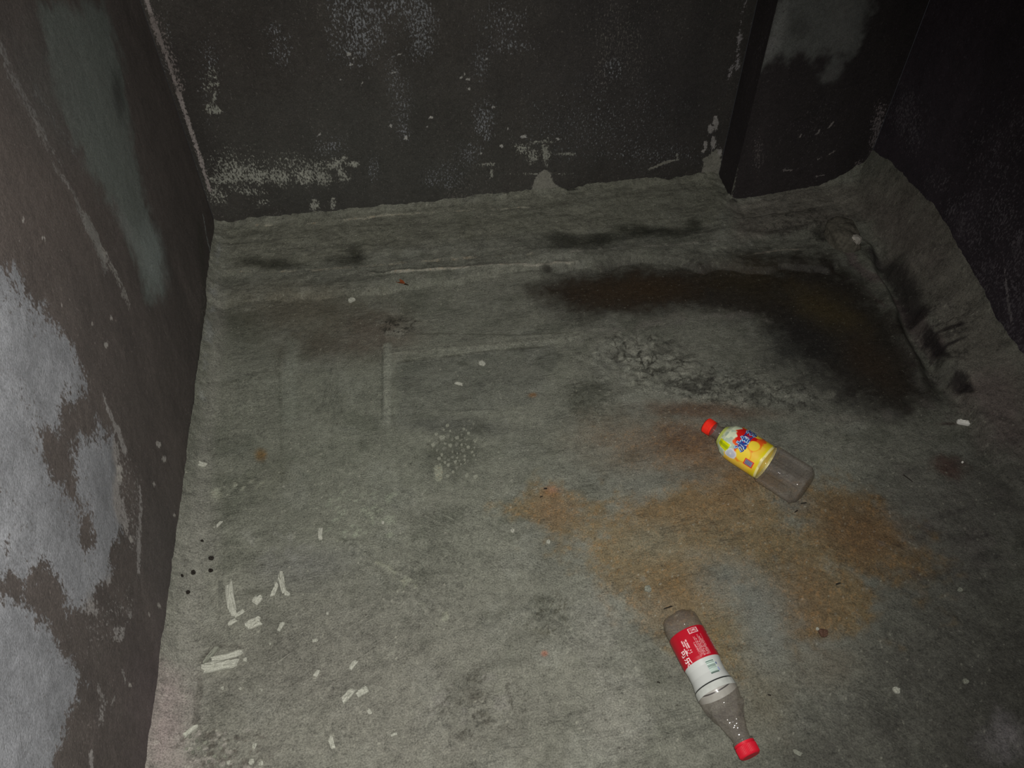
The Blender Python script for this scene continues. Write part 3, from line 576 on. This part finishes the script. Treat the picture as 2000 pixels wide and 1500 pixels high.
FLAKES = [
 (((447, 1139), (457, 1203)), 15, 'longest upright pale plaster flake near the left wall, right of the black droppings', M_chip, .005),
 (((548, 1119), (556, 1160)), 11, 'upright pale plaster stick a hand right of the longest upright flake', M_chip, .005),
 (((556, 1158), (566, 1163)), 9, 'small square plaster bit at the foot of the upright plaster stick', M_chip, .004),
 (((542, 1141), (532, 1166)), 9, 'slanting plaster bit touching the left side of the upright plaster stick', M_chip, .004),
 (((496, 1182), (511, 1166)), 16, 'roundish lumpy plaster piece between the two upright plaster sticks', M_chip, .006),
 (((460, 1205), (478, 1193)), 8, 'small slanting flake just below the tip of the longest upright flake', M_chip, .003),
 (((446, 1222), (463, 1211)), 8, 'small slanting flake left of the hooked plaster piece', M_chip, .003),
 (((481, 1226), (512, 1212)), 18, 'broad hooked plaster piece below the roundish lumpy piece', M_chip, .006),
 (((545, 1234), (554, 1216)), 8, 'short bright flake standing alone right of the hooked plaster piece', M_chip, .004),
 (((414, 1291), (476, 1275)), 11, 'long narrow plaster flake lying directly above the biggest flake', M_chip, .005),
 (((394, 1309), (463, 1297)), 19, 'biggest and palest plaster flake, at the foot of the left wall', M_chip, .007),
 (((399, 1299), (427, 1264)), 8, 'grey finger of mortar leaning up from the biggest plaster flake', M_chipg, .006),
 (((627, 1033), (626, 1055)), 9, 'bright upright plaster chip alone in the middle left of the floor', M_chip, .004),
 (((670, 1373), (692, 1347)), 13, 'left one of the pair of plaster pieces low in the middle of the floor', M_chip, .006),
 (((698, 1360), (719, 1346)), 14, 'right one of the pair of plaster pieces low in the middle of the floor', M_chip, .006),
 (((684, 1309), (697, 1291)), 9, 'triangular plaster chip above the pair of pieces', M_chip, .004),
 (((615, 1323), (623, 1309)), 8, 'dull plaster chip left of the triangular one, beside a round pit', M_chip, .003),
 (((357, 1441), (387, 1418)), 9, 'thin bent flake at the edge of the coving near the bottom left', M_chip, .005),
 (((645, 1440), (652, 1463)), 10, 'dull tapering flake low in the floor below the pair of pieces', M_chip, .003),
 (((495, 1463), (500, 1452)), 7, 'small upright flake low on the left, above the round bottom pebbles', M_chip, .003),
 (((424, 1030), (434, 1019)), 5, 'tiny slanting flake beside the left wall above the black droppings', M_chip, .003),
 (((385, 906), (404, 912)), 9, 'pale wedge of plaster against the foot of the left wall', M_chip, .005),
 (((888, 749), (904, 753)), 6, 'small bright flake inside the trowelled dark square', M_chip, .003),
 (((936, 709), (947, 715)), 11, 'round crumb in the upper right of the trowelled dark square', M_chip, .005),
 (((681, 592), (693, 585)), 10, 'pale pebble on the brown stain near the back coving', M_chip, .006),
 (((1548, 1467), (1566, 1476)), 8, 'oblong dull chip at the bottom edge, right of the red cap', M_chipg, .003),
 (((610, 1253), (621, 1250)), 6, 'tiny bright chip right of the short bright flake', M_chip, .003),
 (((718, 1386), (725, 1395)), 7, 'small chip below and right of the pair of pieces', M_chip, .003),
 (((764, 1437), (776, 1433)), 5, 'small bright sliver near the bottom, left of the cracked patch', M_chip, .002),
]
for i, (e, wd, lab, mat, T) in enumerate(FLAKES):
    lay('plaster_flake' if mat is M_chip else 'mortar_chip', e, wd, lab, 'plaster flake' if mat is M_chip else 'mortar chip', mat, T, seed=i, group='plaster flakes fallen on the floor', rough=.10)
PEB = [((1001, 1038), 9, 'bright round crumb left of the ochre sand', M_chip), ((748, 1022), 7, 'small bright round crumb on the pale streak, middle left of the floor', M_chip), ((1071, 1060), 9, 'dull crumb at the lower left rim of the ochre sand', M_chip),
       ((1265, 1152), 15, 'flat grey pebble in the ochre sand above the bottle with the red and white label', M_chipg), ((1750, 1349), 15, 'round pale pebble in the lower right of the floor', M_chip), ((1885, 1332), 12, 'dull round pebble right of the round pale pebble, lower right', M_chipg),
       ((1874, 1153), 10, 'small pale pebble on the dark floor near the right wall', M_chipg), ((1596, 1229), 7, 'tiny white pebble touching the brown stone', M_chip), ((1607, 1238), 19, 'brown stone at the lower tip of the ochre sand', M_brown),
       ((447, 1490), 8, 'bright little pebble at the bottom edge, lower left', M_chip), ((492, 1489), 12, 'round pebble at the bottom edge, right of the bright little one', M_chip), ((511, 1492), 11, 'second round pebble at the bottom edge, rightmost of the three', M_chip),
       ((1879, 904), 4, 'tiny glinting white grain at the reddish dirt by the right wall', M_white), ((640, 1199), 6, 'small round crumb right of the upright plaster stick', M_chip), ((470, 1346), 6, 'pale crumb below the biggest plaster flake', M_chip),
       ((435, 1345), 7, 'dull crumb left of the pale crumb below the biggest flake', M_chip), ((512, 1349), 5, 'small crumb below and right of the biggest flake', M_chip), ((480, 1290), 9, 'knobbly crumb at the right end of the biggest flake', M_chip), ((528, 1258), 5, 'tiny crumb above the groove, right of the flakes', M_chip), ((700, 1100), 4, 'tiny crumb on the trowelled curve, middle left', M_chip)]
for i, ((x, y), d, lab, mat) in enumerate(PEB):
    lay('pebble' if d > 9 or mat is M_brown else 'crumb', ((x - d*.45, y), (x + d*.45, y)), d*.95, lab, 'pebble' if d > 9 or mat is M_brown else 'crumb', mat, .0035 if d < 9 else .0055, seed=100 + i, rough=.07)
# crumbs of the rough cluster
protos = []; M_crumb = plain('pale_mortar_crumb', (144, 145, 131), .9, .25, 500, .2, .0006)
for k in range(5):
    x, y = (862 + 9*k, 862)
    protos.append(blobmesh('mortar_crumb', 1, .85, .6, 900 + k, seg=10, rough=.09)); protos[-1].materials.append(M_crumb if k % 2 == 0 else M_chipg)
def crumb(px, py, d, label, group, k):
    x, y = on_floor(px, py); depth = y*math.cos(YAW)*math.sin(TILT) + CAM_H*math.cos(TILT); s = d*depth/FPX
    o = bpy.data.objects.new('mortar_crumb', protos[k % 5]); COL.objects.link(o)
    o.scale = (s, s, s); o.rotation_euler = (0, 0, k*1.7); o.location = (x, y, zat(x, y) - .0002)
    tag(o, label, 'crumb', group)
rr = random.Random(12); pts = [(864, 858, 14), (853, 866, 12), (847, 871, 11), (874, 855, 11), (893, 857, 9), (928, 863, 9), (868, 878, 10), (880, 872, 9), (892, 870, 10), (915, 875, 8), (863, 890, 7), (876, 900, 7), (869, 905, 7), (905, 882, 9), (912, 931, 10), (929, 934, 12), (925, 829, 6), (876, 910, 8), (892, 916, 9)]
tries = 0
while len(pts) < 58 and tries < 4000:
    tries += 1; x, y = rr.gauss(893, 21), rr.gauss(884, 22); d = rr.choice((4, 5, 5, 6, 7, 8))
    if all(math.hypot(x-a, y-b) > (d + c)*.55 for a, b, c in pts): pts.append((x, y, d))
for k, (x, y, d) in enumerate(pts): crumb(x, y, d, 'small pale mortar crumb in the rough cluster in the middle of the floor', 'crumbs in the rough cluster', k)
pts = []
tries = 0
while len(pts) < 34 and tries < 4000:
    tries += 1; x, y = rr.gauss(705, 40), rr.gauss(1008, 28); d = rr.choice((3, 4, 4, 5, 6))
    if all(math.hypot(x-a, y-b) > (d + c) for a, b, c in pts) and (y - 1008) < -.5*(x - 705) + 40: pts.append((x, y, d))
for k, (x, y, d) in enumerate(pts[:34]): crumb(x, y, d, 'tiny crumb of the thin scatter on the pale streak left of centre', 'scattered crumbs on the pale streak', k)
for k, (x, y, d) in enumerate([(390, 1462, 9), (378, 1470, 8), (402, 1452, 8), (385, 1448, 7), (420, 1478, 8), (365, 1463, 6), (372, 1440, 6), (432, 1462, 7), (408, 1488, 7), (440, 1478, 6)]):
    crumb(x, y, d, 'small mortar crumb on the rough ground in the bottom left corner', 'crumbs in the bottom left corner', k)
# droppings
for i, (x, y, rx, ry, lab) in enumerate(((413, 1091, 11, 8, 'largest round black dropping, upper right of the little group by the left wall'), (412, 1115, 9, 7, 'black dropping directly below the largest one'), (378, 1119, 8, 10, 'upright black dropping left of the vertical pair'),
        (357, 1126, 6, 5, 'tiny black dropping nearest the left wall'), (368, 1158, 10, 7, 'lowest black dropping of the group by the left wall'), (395, 1057, 7, 4, 'flat dark sliver above the black droppings'))):
    lay('dropping', ((x - rx/2, y), (x + rx/2, y)), ry, lab, 'dropping', M_dark, .004, 'black droppings by the left wall', 300 + i, .05)
for i, (a, b, wd, lab) in enumerate((((1296, 1190), (1314, 1184), 3.5, 'dark wood splinter just above the base of the bottle with the red and white label'), ((1564, 984), (1576, 982), 3.5, 'dark splinter beside the base of the bottle with the yellow label'),
        ((1552, 1001), (1558, 997), 4, 'dark grain below the base of the bottle with the yellow label'), ((1632, 1142), (1641, 1139), 5, 'dark grain in the lower part of the ochre sand'), ((1763, 928), (1781, 941), 2.2, 'thin dark thread left of the reddish dirt'),
        ((1062, 955), (1069, 955), 5, 'black grain at the upper left tip of the ochre sand'), ((1054, 972), (1060, 970), 3.5, 'small black grain below the one at the upper left tip of the sand'), ((1283, 1332), (1289, 1334), 4, 'dark grain left of the white part of the red and white label'), ((1499, 1357), (1506, 1359), 4.5, 'dark grain right of the shoulder of the bottle with the red and white label'))):
    lay('splinter' if 'splinter' in lab else 'thread' if 'thread' in lab else 'grain', (a, b), wd*.62, lab, 'splinter' if 'splinter' in lab else 'thread' if 'thread' in lab else 'grit', M_dark, .0015, None, 400 + i, .12)
# cigarette filter, leaf
lay('cigarette_butt', ((1867, 825), (1892, 830)), 11, 'small white cigarette butt on the floor near the right wall', 'cigarette butt', M_white, .007, None, 5, .03)
(x0, y0), (x1, y1) = on_floor(772, 546), on_floor(800, 566)
lf = bpy.data.objects.new('dead_leaf', None); COL.objects.link(lf); lf.location = ((x0+x1)/2, (y0+y1)/2, zat((x0+x1)/2, (y0+y1)/2) + .0005)
ang = math.atan2(y1 - y0, x1 - x0); lf.rotation_euler = (0, 0, ang); L = math.hypot(x1-x0, y1-y0)
tag(lf, 'small curled red-brown leaf with a dark tip lying below the back coving', 'leaf')
def leafmesh(nm, xa, xb, wmax, tip):
    bm = bmesh.new(); n = 12; rows = []
    for i in range(n + 1):
        t = i/n; x = xa + (xb - xa)*t; ww = wmax*(math.sin(math.pi*min(t*.9 + .08, 1))**.7 if not tip else (1 - t)**.8*.9 + .04)
        rows.append([bm.verts.new((x, ww*s, .0015 + .5*abs(s)*ww + .0025*t + th)) for s, th in ((-1, 0), (-.4, 0), (0, .0005), (.4, 0), (1, 0))] + [bm.verts.new((x, ww*s*.98, .0009 + .5*abs(s)*ww + .0025*t)) for s in (1, .4, 0, -.4, -1)])
    for a, b in zip(rows[:-1], rows[1:]):
        for k in range(10): bm.faces.new((a[k], a[(k+1) % 10], b[(k+1) % 10], b[k]))
    bm.faces.new(rows[0][::-1]); bm.faces.new(rows[-1])
    me = bpy.data.meshes.new(nm); bm.to_mesh(me); bm.free(); return me
linkobj('blade', leafmesh('blade', -L/2, L*.18, .0062, False), M_leaf, lf)
linkobj('dark_tip', leafmesh('dark_tip', L*.15, L/2, .0034, True), M_leafd, lf)

# cement-covered stub in the corner
def lumpmesh(nm, sx, sy, sz, seed, amp=.18):
    bm = bmesh.new(); bmesh.ops.create_icosphere(bm, subdivisions=5, radius=1)
    co = np.array([v.co[:] for v in bm.verts]); n = fbm(co[:, 0] + 2*co[:, 2] + 9, co[:, 1] - co[:, 2] + 9, 1.3, 3, seed) + .25*fbm(co[:, 0]*2 - co[:, 2] + 19, co[:, 1]*2 + co[:, 2] + 9, .5, 3, seed + 3)
    for v, k in zip(bm.verts, n):
        c = v.co*(1 + amp*float(k)*1.6); c = Vector([math.copysign(abs(q)**.8, q) for q in c])
        v.co = (c.x*sx, c.y*sy, max(c.z, -.4)*sz)
    for f in bm.faces: f.smooth = True
    me = bpy.data.meshes.new(nm); bm.to_mesh(me); bm.free(); return me
M_lump = plain('rough_dark_mortar', (92, 88, 78), .9, .3, 160, .3, .002)
M_lumpp = plain('pale_broken_mortar', (168, 162, 152), .7, .25, 220, .4, .0015)
lx, ly = on_floor(1645, 475); lx += .005; ly += .012
st = bpy.data.objects.new('cement_stub', None); COL.objects.link(st); st.location = (lx, ly, zat(lx, ly))
tag(st, 'lumpy cement-covered stub sticking out of the coving in the far right corner', 'cement stub')
linkobj('stub_body', lumpmesh('stub_body', .034, .046, .044, 5, .36), M_lump, st)
c = linkobj('chipped_face', lumpmesh('chipped_face', .015, .010, .015, 9, .3), M_lumpp, st); c.location = (.006, -.036, .022)
for i, (x, y, a, b, h) in enumerate(((1612, 440, .02, .024, .014), (1568, 432, .025, .02, .012))):
    pass

# ------------------------------------------------------------------ bottles
def clear_plastic(name, tint):
    m = bpy.data.materials.new(name); m.use_nodes = True; nt = m.node_tree; N = nt.nodes; L = nt.links; N.clear()
    out = N.new('ShaderNodeOutputMaterial'); tr = N.new('ShaderNodeBsdfTransparent'); gl = N.new('ShaderNodeBsdfGlossy'); df = N.new('ShaderNodeBsdfDiffuse')
    lw = N.new('ShaderNodeLayerWeight'); lw.inputs['Blend'].default_value = .35; mx = N.new('ShaderNodeMixShader'); m2 = N.new('ShaderNodeMixShader')
    lf_ = N.new('ShaderNodeLayerWeight'); lf_.inputs['Blend'].default_value = .5
    pw = N.new('ShaderNodeMath'); pw.operation = 'POWER'; L.new(lf_.outputs['Facing'], pw.inputs[0]); pw.inputs[1].default_value = 4
    fr = N.new('ShaderNodeMath'); fr.operation = 'MULTIPLY_ADD'; L.new(pw.outputs[0], fr.inputs[0]); fr.inputs[1].default_value = .40; fr.inputs[2].default_value = .075
    cr = N.new('ShaderNodeMix'); cr.data_type = 'RGBA'; L.new(lw.outputs['Facing'], cr.inputs[0]); cr.inputs[6].default_value = (*tint, 1); cr.inputs[7].default_value = (.78, .75, .72, 1)
    L.new(cr.outputs[2], tr.inputs['Color']); gl.inputs['Roughness'].default_value = .09; df.inputs['Color'].default_value = (.62, .54, .52, 1)
    tc = N.new('ShaderNodeTexCoord'); no = N.new('ShaderNodeTexNoise'); no.inputs['Scale'].default_value = 45; no.inputs['Detail'].default_value = 2; bu = N.new('ShaderNodeBump'); bu.inputs['Distance'].default_value = .003
    L.new(tc.outputs['Object'], no.inputs['Vector']); L.new(no.outputs['Fac'], bu.inputs['Height']); L.new(bu.outputs[0], gl.inputs['Normal'])
    m2.inputs[0].default_value = .055; L.new(tr.outputs[0], m2.inputs[1]); L.new(df.outputs[0], m2.inputs[2])
    L.new(fr.outputs[0], mx.inputs[0]); L.new(m2.outputs[0], mx.inputs[1]); L.new(gl.outputs[0], mx.inputs[2]); L.new(mx.outputs[0], out.inputs['Surface'])
    return m
M_pet = clear_plastic('clear_plastic', (.985, .975, .965))
def attr_mat(name, rough=.35):
    m, nt, b = newmat(name); a = nt.nodes.new('ShaderNodeAttribute'); a.attribute_name = 'col'
    nt.links.new(a.outputs['Color'], b.inputs['Base Color']); b.inputs['Roughness'].default_value = rough; b.inputs['Specular IOR Level'].default_value = .4; return m
M_print = attr_mat('printed_label_film', .30)
def shell(name, prof, rfun, nphi, parent, mat, colfun=None, thick=0, phi0=0, phi1=2*math.pi):
    """surface of revolution along +X (base at 0, cap at the far end); rfun(s, phi, r) reshapes it"""
    s = np.array([p[0] for p in prof]); r = np.array([p[1] for p in prof])
    ph = np.linspace(phi0, phi1, nphi + 1); S, PH = np.meshgrid(s, ph, indexing='ij'); RR = np.repeat(r[:, None], nphi + 1, 1)
    RR = rfun(S, PH, RR); P = np.stack([S, RR*np.sin(PH), RR*np.cos(PH)], -1)
    at = {}
    if colfun is not None:
        me = grid_mesh(name, P, {'col': colfun(S, PH)})
    else: me = grid_mesh(name, P, {})
    if phi1 - phi0 > 6.2:
        bm = bmesh.new(); bm.from_mesh(me); bmesh.ops.remove_doubles(bm, verts=bm.verts, dist=1e-6); bm.to_mesh(me); bm.free()
    o = linkobj(name, me, mat, parent)
    if thick:
        md = o.modifiers.new('solid', 'SOLIDIFY'); md.thickness = thick; md.offset = 1
    return o
def resample(prof, n):
    a = np.array(prof); s = np.linspace(a[0, 0], a[-1, 0], n)
    t = np.interp(s, a[:, 0], a[:, 1]); k = np.array([.25, .5, .25]); t2 = t.copy(); t2[1:-1] = t[:-2]*.25 + t[1:-1]*.5 + t[2:]*.25
    return list(zip(s, t2))
def cap_mesh(L, r):
    bm = bmesh.new(); n = 96; prof = [(0, r*.86), (0, r), (L*.16, r*1.0), (L*.18, r*.94), (L*.22, r*.94), (L*.24, r), (L*.86, r*.985), (L*.95, r*.93), (L, r*.84), (L, r*.5)]
    rings = []
    for k, (x, q) in enumerate(prof):
        rings.append([bm.verts.new((x, math.sin(2*math.pi*i/n)*q*(1 + (.022 if (i % 2 and 5 <= k <= 6) else 0)), math.cos(2*math.pi*i/n)*q*(1 + (.022 if (i % 2 and 5 <= k <= 6) else 0)))) for i in range(n)])
    for a, b in zip(rings[:-1], rings[1:]):
        for i in range(n): bm.faces.new((a[i], a[(i+1) % n], b[(i+1) % n], b[i]))
    bm.faces.new(rings[-1]); bm.faces.new(rings[0][::-1])
    me = bpy.data.meshes.new('cap'); bm.to_mesh(me); bm.free(); return me
def wrap_text(txt, size, s0, phic, rot, radius_of, mat, parent, name, bold=0, lift=.0005):
    """lettering wrapped on the label. rot 0: reads around the bottle with its top towards the cap; 90: reads along the axis"""
    cu = bpy.data.curves.new(name, 'FONT'); cu.body = txt; cu.size = size; cu.align_x = 'CENTER'; cu.align_y = 'CENTER'; cu.offset = bold; cu.resolution_u = 3; cu.space_line = .9
    t = bpy.data.objects.new(name, cu); COL.objects.link(t)
    me = bpy.data.meshes.new_from_object(t.evaluated_get(bpy.context.evaluated_depsgraph_get())); bpy.data.objects.remove(t)
    bm = bmesh.new(); bm.from_mesh(me)
    bmesh.ops.triangulate(bm, faces=bm.faces)
    c, n = math.cos(R(rot)), math.sin(R(rot))
    for v in bm.verts:
        x, y = v.co.x*c - v.co.y*n, v.co.x*n + v.co.y*c       # x around, y towards the cap
        s = s0 + y; r = radius_of(s) + lift; a = phic - x/r
        v.co = (s, r*math.sin(a), r*math.cos(a))
    bm.to_mesh(me); bm.free(); o = linkobj(name, me, mat, parent); return o
def place_bottle(name, base_px, cap_px, rb, label, twist):
    (x0, y0), (x1, y1) = on_floor(*base_px), on_floor(*cap_px)
    k = (CAM_H - rb)/CAM_H; x0, y0, x1, y1 = x0*k, y0*k, x1*k, y1*k
    e = bpy.data.objects.new(name, None); COL.objects.link(e)
    e.location = (x0, y0, rb + max(zat(x0 + (x1-x0)*t, y0 + (y1-y0)*t) for t in (.02, .1, .2, .3, .4, .5, .6, .7)) + .0006)
    e.rotation_euler = (R(twist), 0, math.atan2(y1 - y0, x1 - x0)); e.rotation_mode = 'XYZ'
    tag(e, label, 'bottle'); return e, math.hypot(x1 - x0, y1 - y0)

# --- bottle 1: lemon tea bottle with a ribbed square lower body
b1, LEN1 = place_bottle('plastic_bottle', (1574, 955), (1377, 830), .0335, 'clear plastic bottle with yellow and orange label and orange-red cap on the ochre sand', 0)
K = LEN1/.222
Rb = .0335
prof = [(0, .001), (.0005, .026), (.002, .0305), (.005, .0328), (.010, .0334), (.02, .0335), (.082, .0335), (.086, .0325), (.090, .0335), (.140, .0338), (.155, .0330), (.168, .029), (.178, .0215), (.186, .0155), (.192, .0128), (.198, .0122), (.2, .0122), (.2005, .0155), (.202, .0155), (.2025, .0122), (.206, .0122)]
prof = [(a*K, b) for a, b in prof]
def shape1(S, PH, RR):
    q = sst(.004, .012, S/K)*sst(.092, .082, S/K)
    n = 5.0; sq = (np.abs(np.cos(PH))**n + np.abs(np.sin(PH))**n)**(-1/n); sq = np.minimum(sq, 1.22)*.93
    pan = sst(.014, .018, S/K)*sst(.080, .076, S/K)*sst(.50, .42, np.abs(((PH/(math.pi/2)) % 1) - 0) ) 
    f = (PH/(math.pi/2) + .5) % 1 - .5
    pan = sst(.012, .017, S/K)*sst(.080, .075, S/K)*sst(.32, .24, np.abs(f))
    return RR*(1 + q*(sq - 1)) - pan*.0030 - .0012*q*np.exp(-(((S/K - .047) % .5)/.0022)**2)
s_ = np.interp(np.linspace(0, 1, 260), [0, .06, 1], [0, .008*K, prof[-1][0]])
a_ = np.array(prof); pr1 = list(zip(s_, np.interp(s_, a_[:, 0], a_[:, 1])))
shell('bottle_body', pr1, shape1, 160, b1, M_pet)
LS0, LS1 = .0845*K, .183*K
def rad1(s):
    return float(np.interp(s, a_[:, 0], a_[:, 1])) + .0005
def lab1(S, PH):
    C = np.empty(S.shape + (3,)); C[:] = lin(226, 190, 40)
    s = (S - LS0)/(LS1 - LS0); a = -((PH + math.pi) % (2*math.pi) - math.pi)         # a=0 faces up
    rr_ = PH*Rb
    def mix(k, col): 
        nonlocal C
        C = C + (lin(*col) - C)*np.clip(k, 0, 1)[..., None]
    n = fbm(S + .5, rr_ + .5, .012, 3, 5); n2 = fbm(S + .5, rr_ + .5, .03, 2, 9)
    mix(sst(.20, .06, s + n*.3), (222, 204, 30))                                    # lemon band at the lower edge
    mix(sst(.16, .28, s + n2*.3)*.8, (240, 196, 70))
    # orange-red splash around the title
    k = sst(1.15, .95, np.hypot((s - .50)/.30, (a - .05)/1.35) + n*.5); mix(k, (232, 92, 34))
    k = sst(1.1, .9, np.hypot((s - .53)/.19, (a - .1)/.70) + n*.4); mix(k, (206, 30, 26))
    for cs, ca, r_ in ((.66, .95, .13), (.38, -.95, .16), (.40, .62, .115), (.30, -.25, .11)):    # lemon slices
        d = np.hypot((s - cs)*(LS1 - LS0), (a - ca)*Rb)/(r_*(LS1 - LS0)) + n*.1
        mix(sst(1.06, 1.0, d), (240, 168, 40)); mix(sst(.92, .86, d), (236, 206, 60))
    # white dome towards the cap
    edge = .70 + .03*np.cos(a*9) - .10*np.exp(-((a + .9)/.4)**2)
    k = sst(edge, edge + .03, s + n*.12); mix(k, (214, 222, 190)); mix(k*sst(.5, .62, vnoise(S/.006 + 50, rr_/.006 + 50, 3))*.5, (130, 160, 150))
    mix(k*sst(.25, .0, np.abs(a - 1.25) - .25)*.9, (206, 214, 90)); mix(sst(.90, .96, s)*.8, (196, 208, 70))
    d = np.maximum(np.abs(s - .80)/.12, np.abs(a + 1.12)/.24); mix(sst(1.03, .97, d), (214, 220, 10))
    mix(sst(.5, .3, np.abs(a + 1.12)/.24)*sst(1.0, .9, np.abs(s - .80)/.12)*.6, (120, 150, 20))
    d = np.hypot((s - .60)/.12, (a + 1.3)/.34) + n*.5; mix(sst(1.05, .9, d)*.9, (214, 218, 224)); mix(sst(.5, .4, np.abs(d - .6) + n*.6)*sst(.9, .7, d)*.35, (120, 140, 180))
    # plain ruled panels
    for cs, ca, hs, ha, c1, c2 in ((.215, -1.2, .075, .15, (220, 60, 50), (90, 100, 130)), (.28, .98, .07, .15, (230, 90, 80), (214, 60, 44))):
        d = np.maximum(np.abs(s - cs)/hs, np.abs(a - ca)/ha); mix(sst(1.3, 1.24, d), c1); mix(sst(1.0, .95, d), c2)
        mix(sst(1.0, .95, d)*(np.sin(S*2600) > .2)*.35, (200, 200, 200))
    mix(sst(.03, .02, np.abs(s - .02) - 0.0)*.5, (240, 236, 200))
    return C
lp = [(s, rad1(s)) for s in np.linspace(LS0, LS1, 190)]
label1 = shell('label', lp, lambda S, PH, RR: RR, 340, b1, M_print, lab1)
M_blue = plain('dark_blue_print', (30, 62, 140), .35); M_cream = plain('white_print', (236, 240, 240), .35); M_cyan = plain('light_blue_print', (176, 214, 232), .35)
TS = LS0 + .52*(LS1 - LS0)
for k, (off, lift, mm) in enumerate(((.0019, .0004, M_blue), (.0014, .0007, M_cyan), (.0003, .0010, M_blue))):
    wrap_text('冰红茶', .0190, TS - .003, .06, 0, rad1, mm, label1, 'lettering', off, lift)
# broad pale-blue swoosh under the title
CAP1 = plain('orange_red_cap_plastic', (232, 46, 30), .35, .05, 300)
c = linkobj('cap', cap_mesh(LEN1 - .2035*K, .0146), CAP1, b1); c.location = (.2035*K, 0, 0)

# --- bottle 2: waisted cola bottle, label half red and half white
b2, LEN2 = place_bottle('plastic_bottle', (1321, 1203), (1466, 1478), .0300, 'clear waisted plastic bottle with red and white label and dark red cap', 0)
K2 = LEN2/.222
prof2 = [(0, .004), (.001, .016), (.003, .0225), (.008, .0265), (.016, .0285), (.026, .0290), (.033, .0283), (.036, .0286), (.045, .0288), (.078, .0286), (.092, .0268), (.104, .0268), (.116, .0288), (.1205, .0300), (.132, .0304), (.142, .0298), (.155, .0262), (.170, .0208), (.184, .0160), (.194, .0132), (.199, .0125), (.2, .0155), (.2018, .0155), (.202, .0125), (.206, .0122)]
prof2 = [(a*K2, b) for a, b in prof2]; a2 = np.array(prof2)
s2 = np.interp(np.linspace(0, 1, 280), [0, .08, 1], [0, .010*K2, prof2[-1][0]]); pr2 = list(zip(s2, np.interp(s2, a2[:, 0], a2[:, 1])))
def shape2(S, PH, RR):
    q = S/K2
    foot = sst(.020, .004, q)*np.cos(PH*5)*.07
    flute = sst(.134, .150, q)*sst(.198, .180, q)*np.abs(np.sin(PH*4 + q*70))*.07
    # dents where the plastic has been squeezed
    dn = sst(.136, .155, q)*sst(.199, .18, q)*.30*fbm(q*1.0 + 3, PH*.012 + 3 + q*.6, .020, 3, 55)
    dn2 = sst(.03, .0, q)*.06*fbm(q + 2, PH*.012 + 2, .02, 2, 59)
    return RR*(1 + foot - flute + dn + dn2)
shell('bottle_body', pr2, shape2, 200, b2, M_pet)
L20, L21 = .034*K2, .1195*K2
def rad2(s): return float(np.interp(s, a2[:, 0], a2[:, 1])) + .0005
def lab2(S, PH):
    C = np.empty(S.shape + (3,)); s = (S - L20)/(L21 - L20); a = (PH + math.pi) % (2*math.pi) - math.pi
    red = lin(168, 18, 36); wh = lin(184, 186, 182); k = sst(.575, .58, s)[..., None]
    C[:] = red; C = C + (wh - C)*k
    def mix(kk, col):
        nonlocal C
        C = C + (lin(*col) - C)*np.clip(kk, 0, 1)[..., None]
    mix(sst(.975, .98, s), (34, 36, 36))
    # barcode: bars run around the bottle, stacked along it
    u = (s - .64)/.24; v = (a + BA + .04)/.52
    box = (u > 0) & (u < 1) & (v > 0) & (v < 1)
    mix(box*1.0, (190, 206, 196)); bars = vnoise(u*46 + 7, u*0 + 3, 8) > .50
    mix((box & bars & (v < .92))*.9, (52, 74, 66))
    mix(((s > .70) & (s < .74) & (np.abs(a + BA - .52) < .05))*.8, (60, 80, 130)); mix(((s > .79) & (s < .86) & (np.abs(a + BA - .50) < .05))*.6, (110, 120, 190))
    # lines of fine print on the red half, set along the axis
    li = (s > .12) & (s < .545); v2 = (a + BA + .14)/.62
    row = np.floor(v2*16); fr = v2*16 - row; ln = .12 + .25*hsh(row + 50, row*0 + 2, 5)
    txt = li & (v2 > 0) & (v2 < 1) & (fr > .25) & (fr < .75) & (s > ln) & (vnoise(S/.0006, row*3.1, 6) > .40)
    mix(txt*.6, (224, 190, 190))
    d = np.maximum(np.abs(s - .075)/.045, np.abs(a + BA - .16)/.26); mix(((d < 1) & (d > .82))*.8, (220, 200, 200)); mix(((d < .6) & (vnoise(a*60, S*900, 4) > .5))*.7, (226, 206, 206))
    v3 = (a + BA + .70)/.34; row = np.floor(v3*3); fr = v3*3 - row
    txt = (s > .16) & (s < .42) & (v3 > 0) & (v3 < 1) & (fr > .2) & (fr < .8) & (vnoise(S/.0016, row*3.1 + 9, 6) > .45); mix(txt*.8, (220, 190, 190))
    return C
BA = .12
lp = [(s, rad2(s)) for s in np.linspace(L20, L21, 260)]
label2 = shell('label', lp, lambda S, PH, RR: RR*(1 + .008*np.sin(PH*3 + 1)*sst(.085, .1, S/K2)), 420, b2, M_print, lab2)
M_pw = plain('white_print', (228, 210, 208), .4)
wrap_text('可乐', .0125, L20 + .44*(L21 - L20), -1.0, 90, rad2, M_pw, label2, 'lettering', .0002, .0005)
wrap_text('汽水饮料', .0085, L20 + .28*(L21 - L20), .95, 90, rad2, M_pw, label2, 'lettering', .0001, .0005)
M_frost = plain('frosted_film', (176, 178, 172), .4, .08, 120)
shell('label_edge', [(s, rad2(s) - .0003) for s in np.linspace(L21, .130*K2, 30)], lambda S, PH, RR: RR + .0004 + .00005*np.sin(PH*23), 240, b2, M_frost)
CAP2 = plain('dark_red_cap_plastic', (196, 24, 44), .45, .06, 300)
c = linkobj('cap', cap_mesh(LEN2 - .2035*K2, .0152), CAP2, b2); c.location = (.2035*K2, 0, 0)
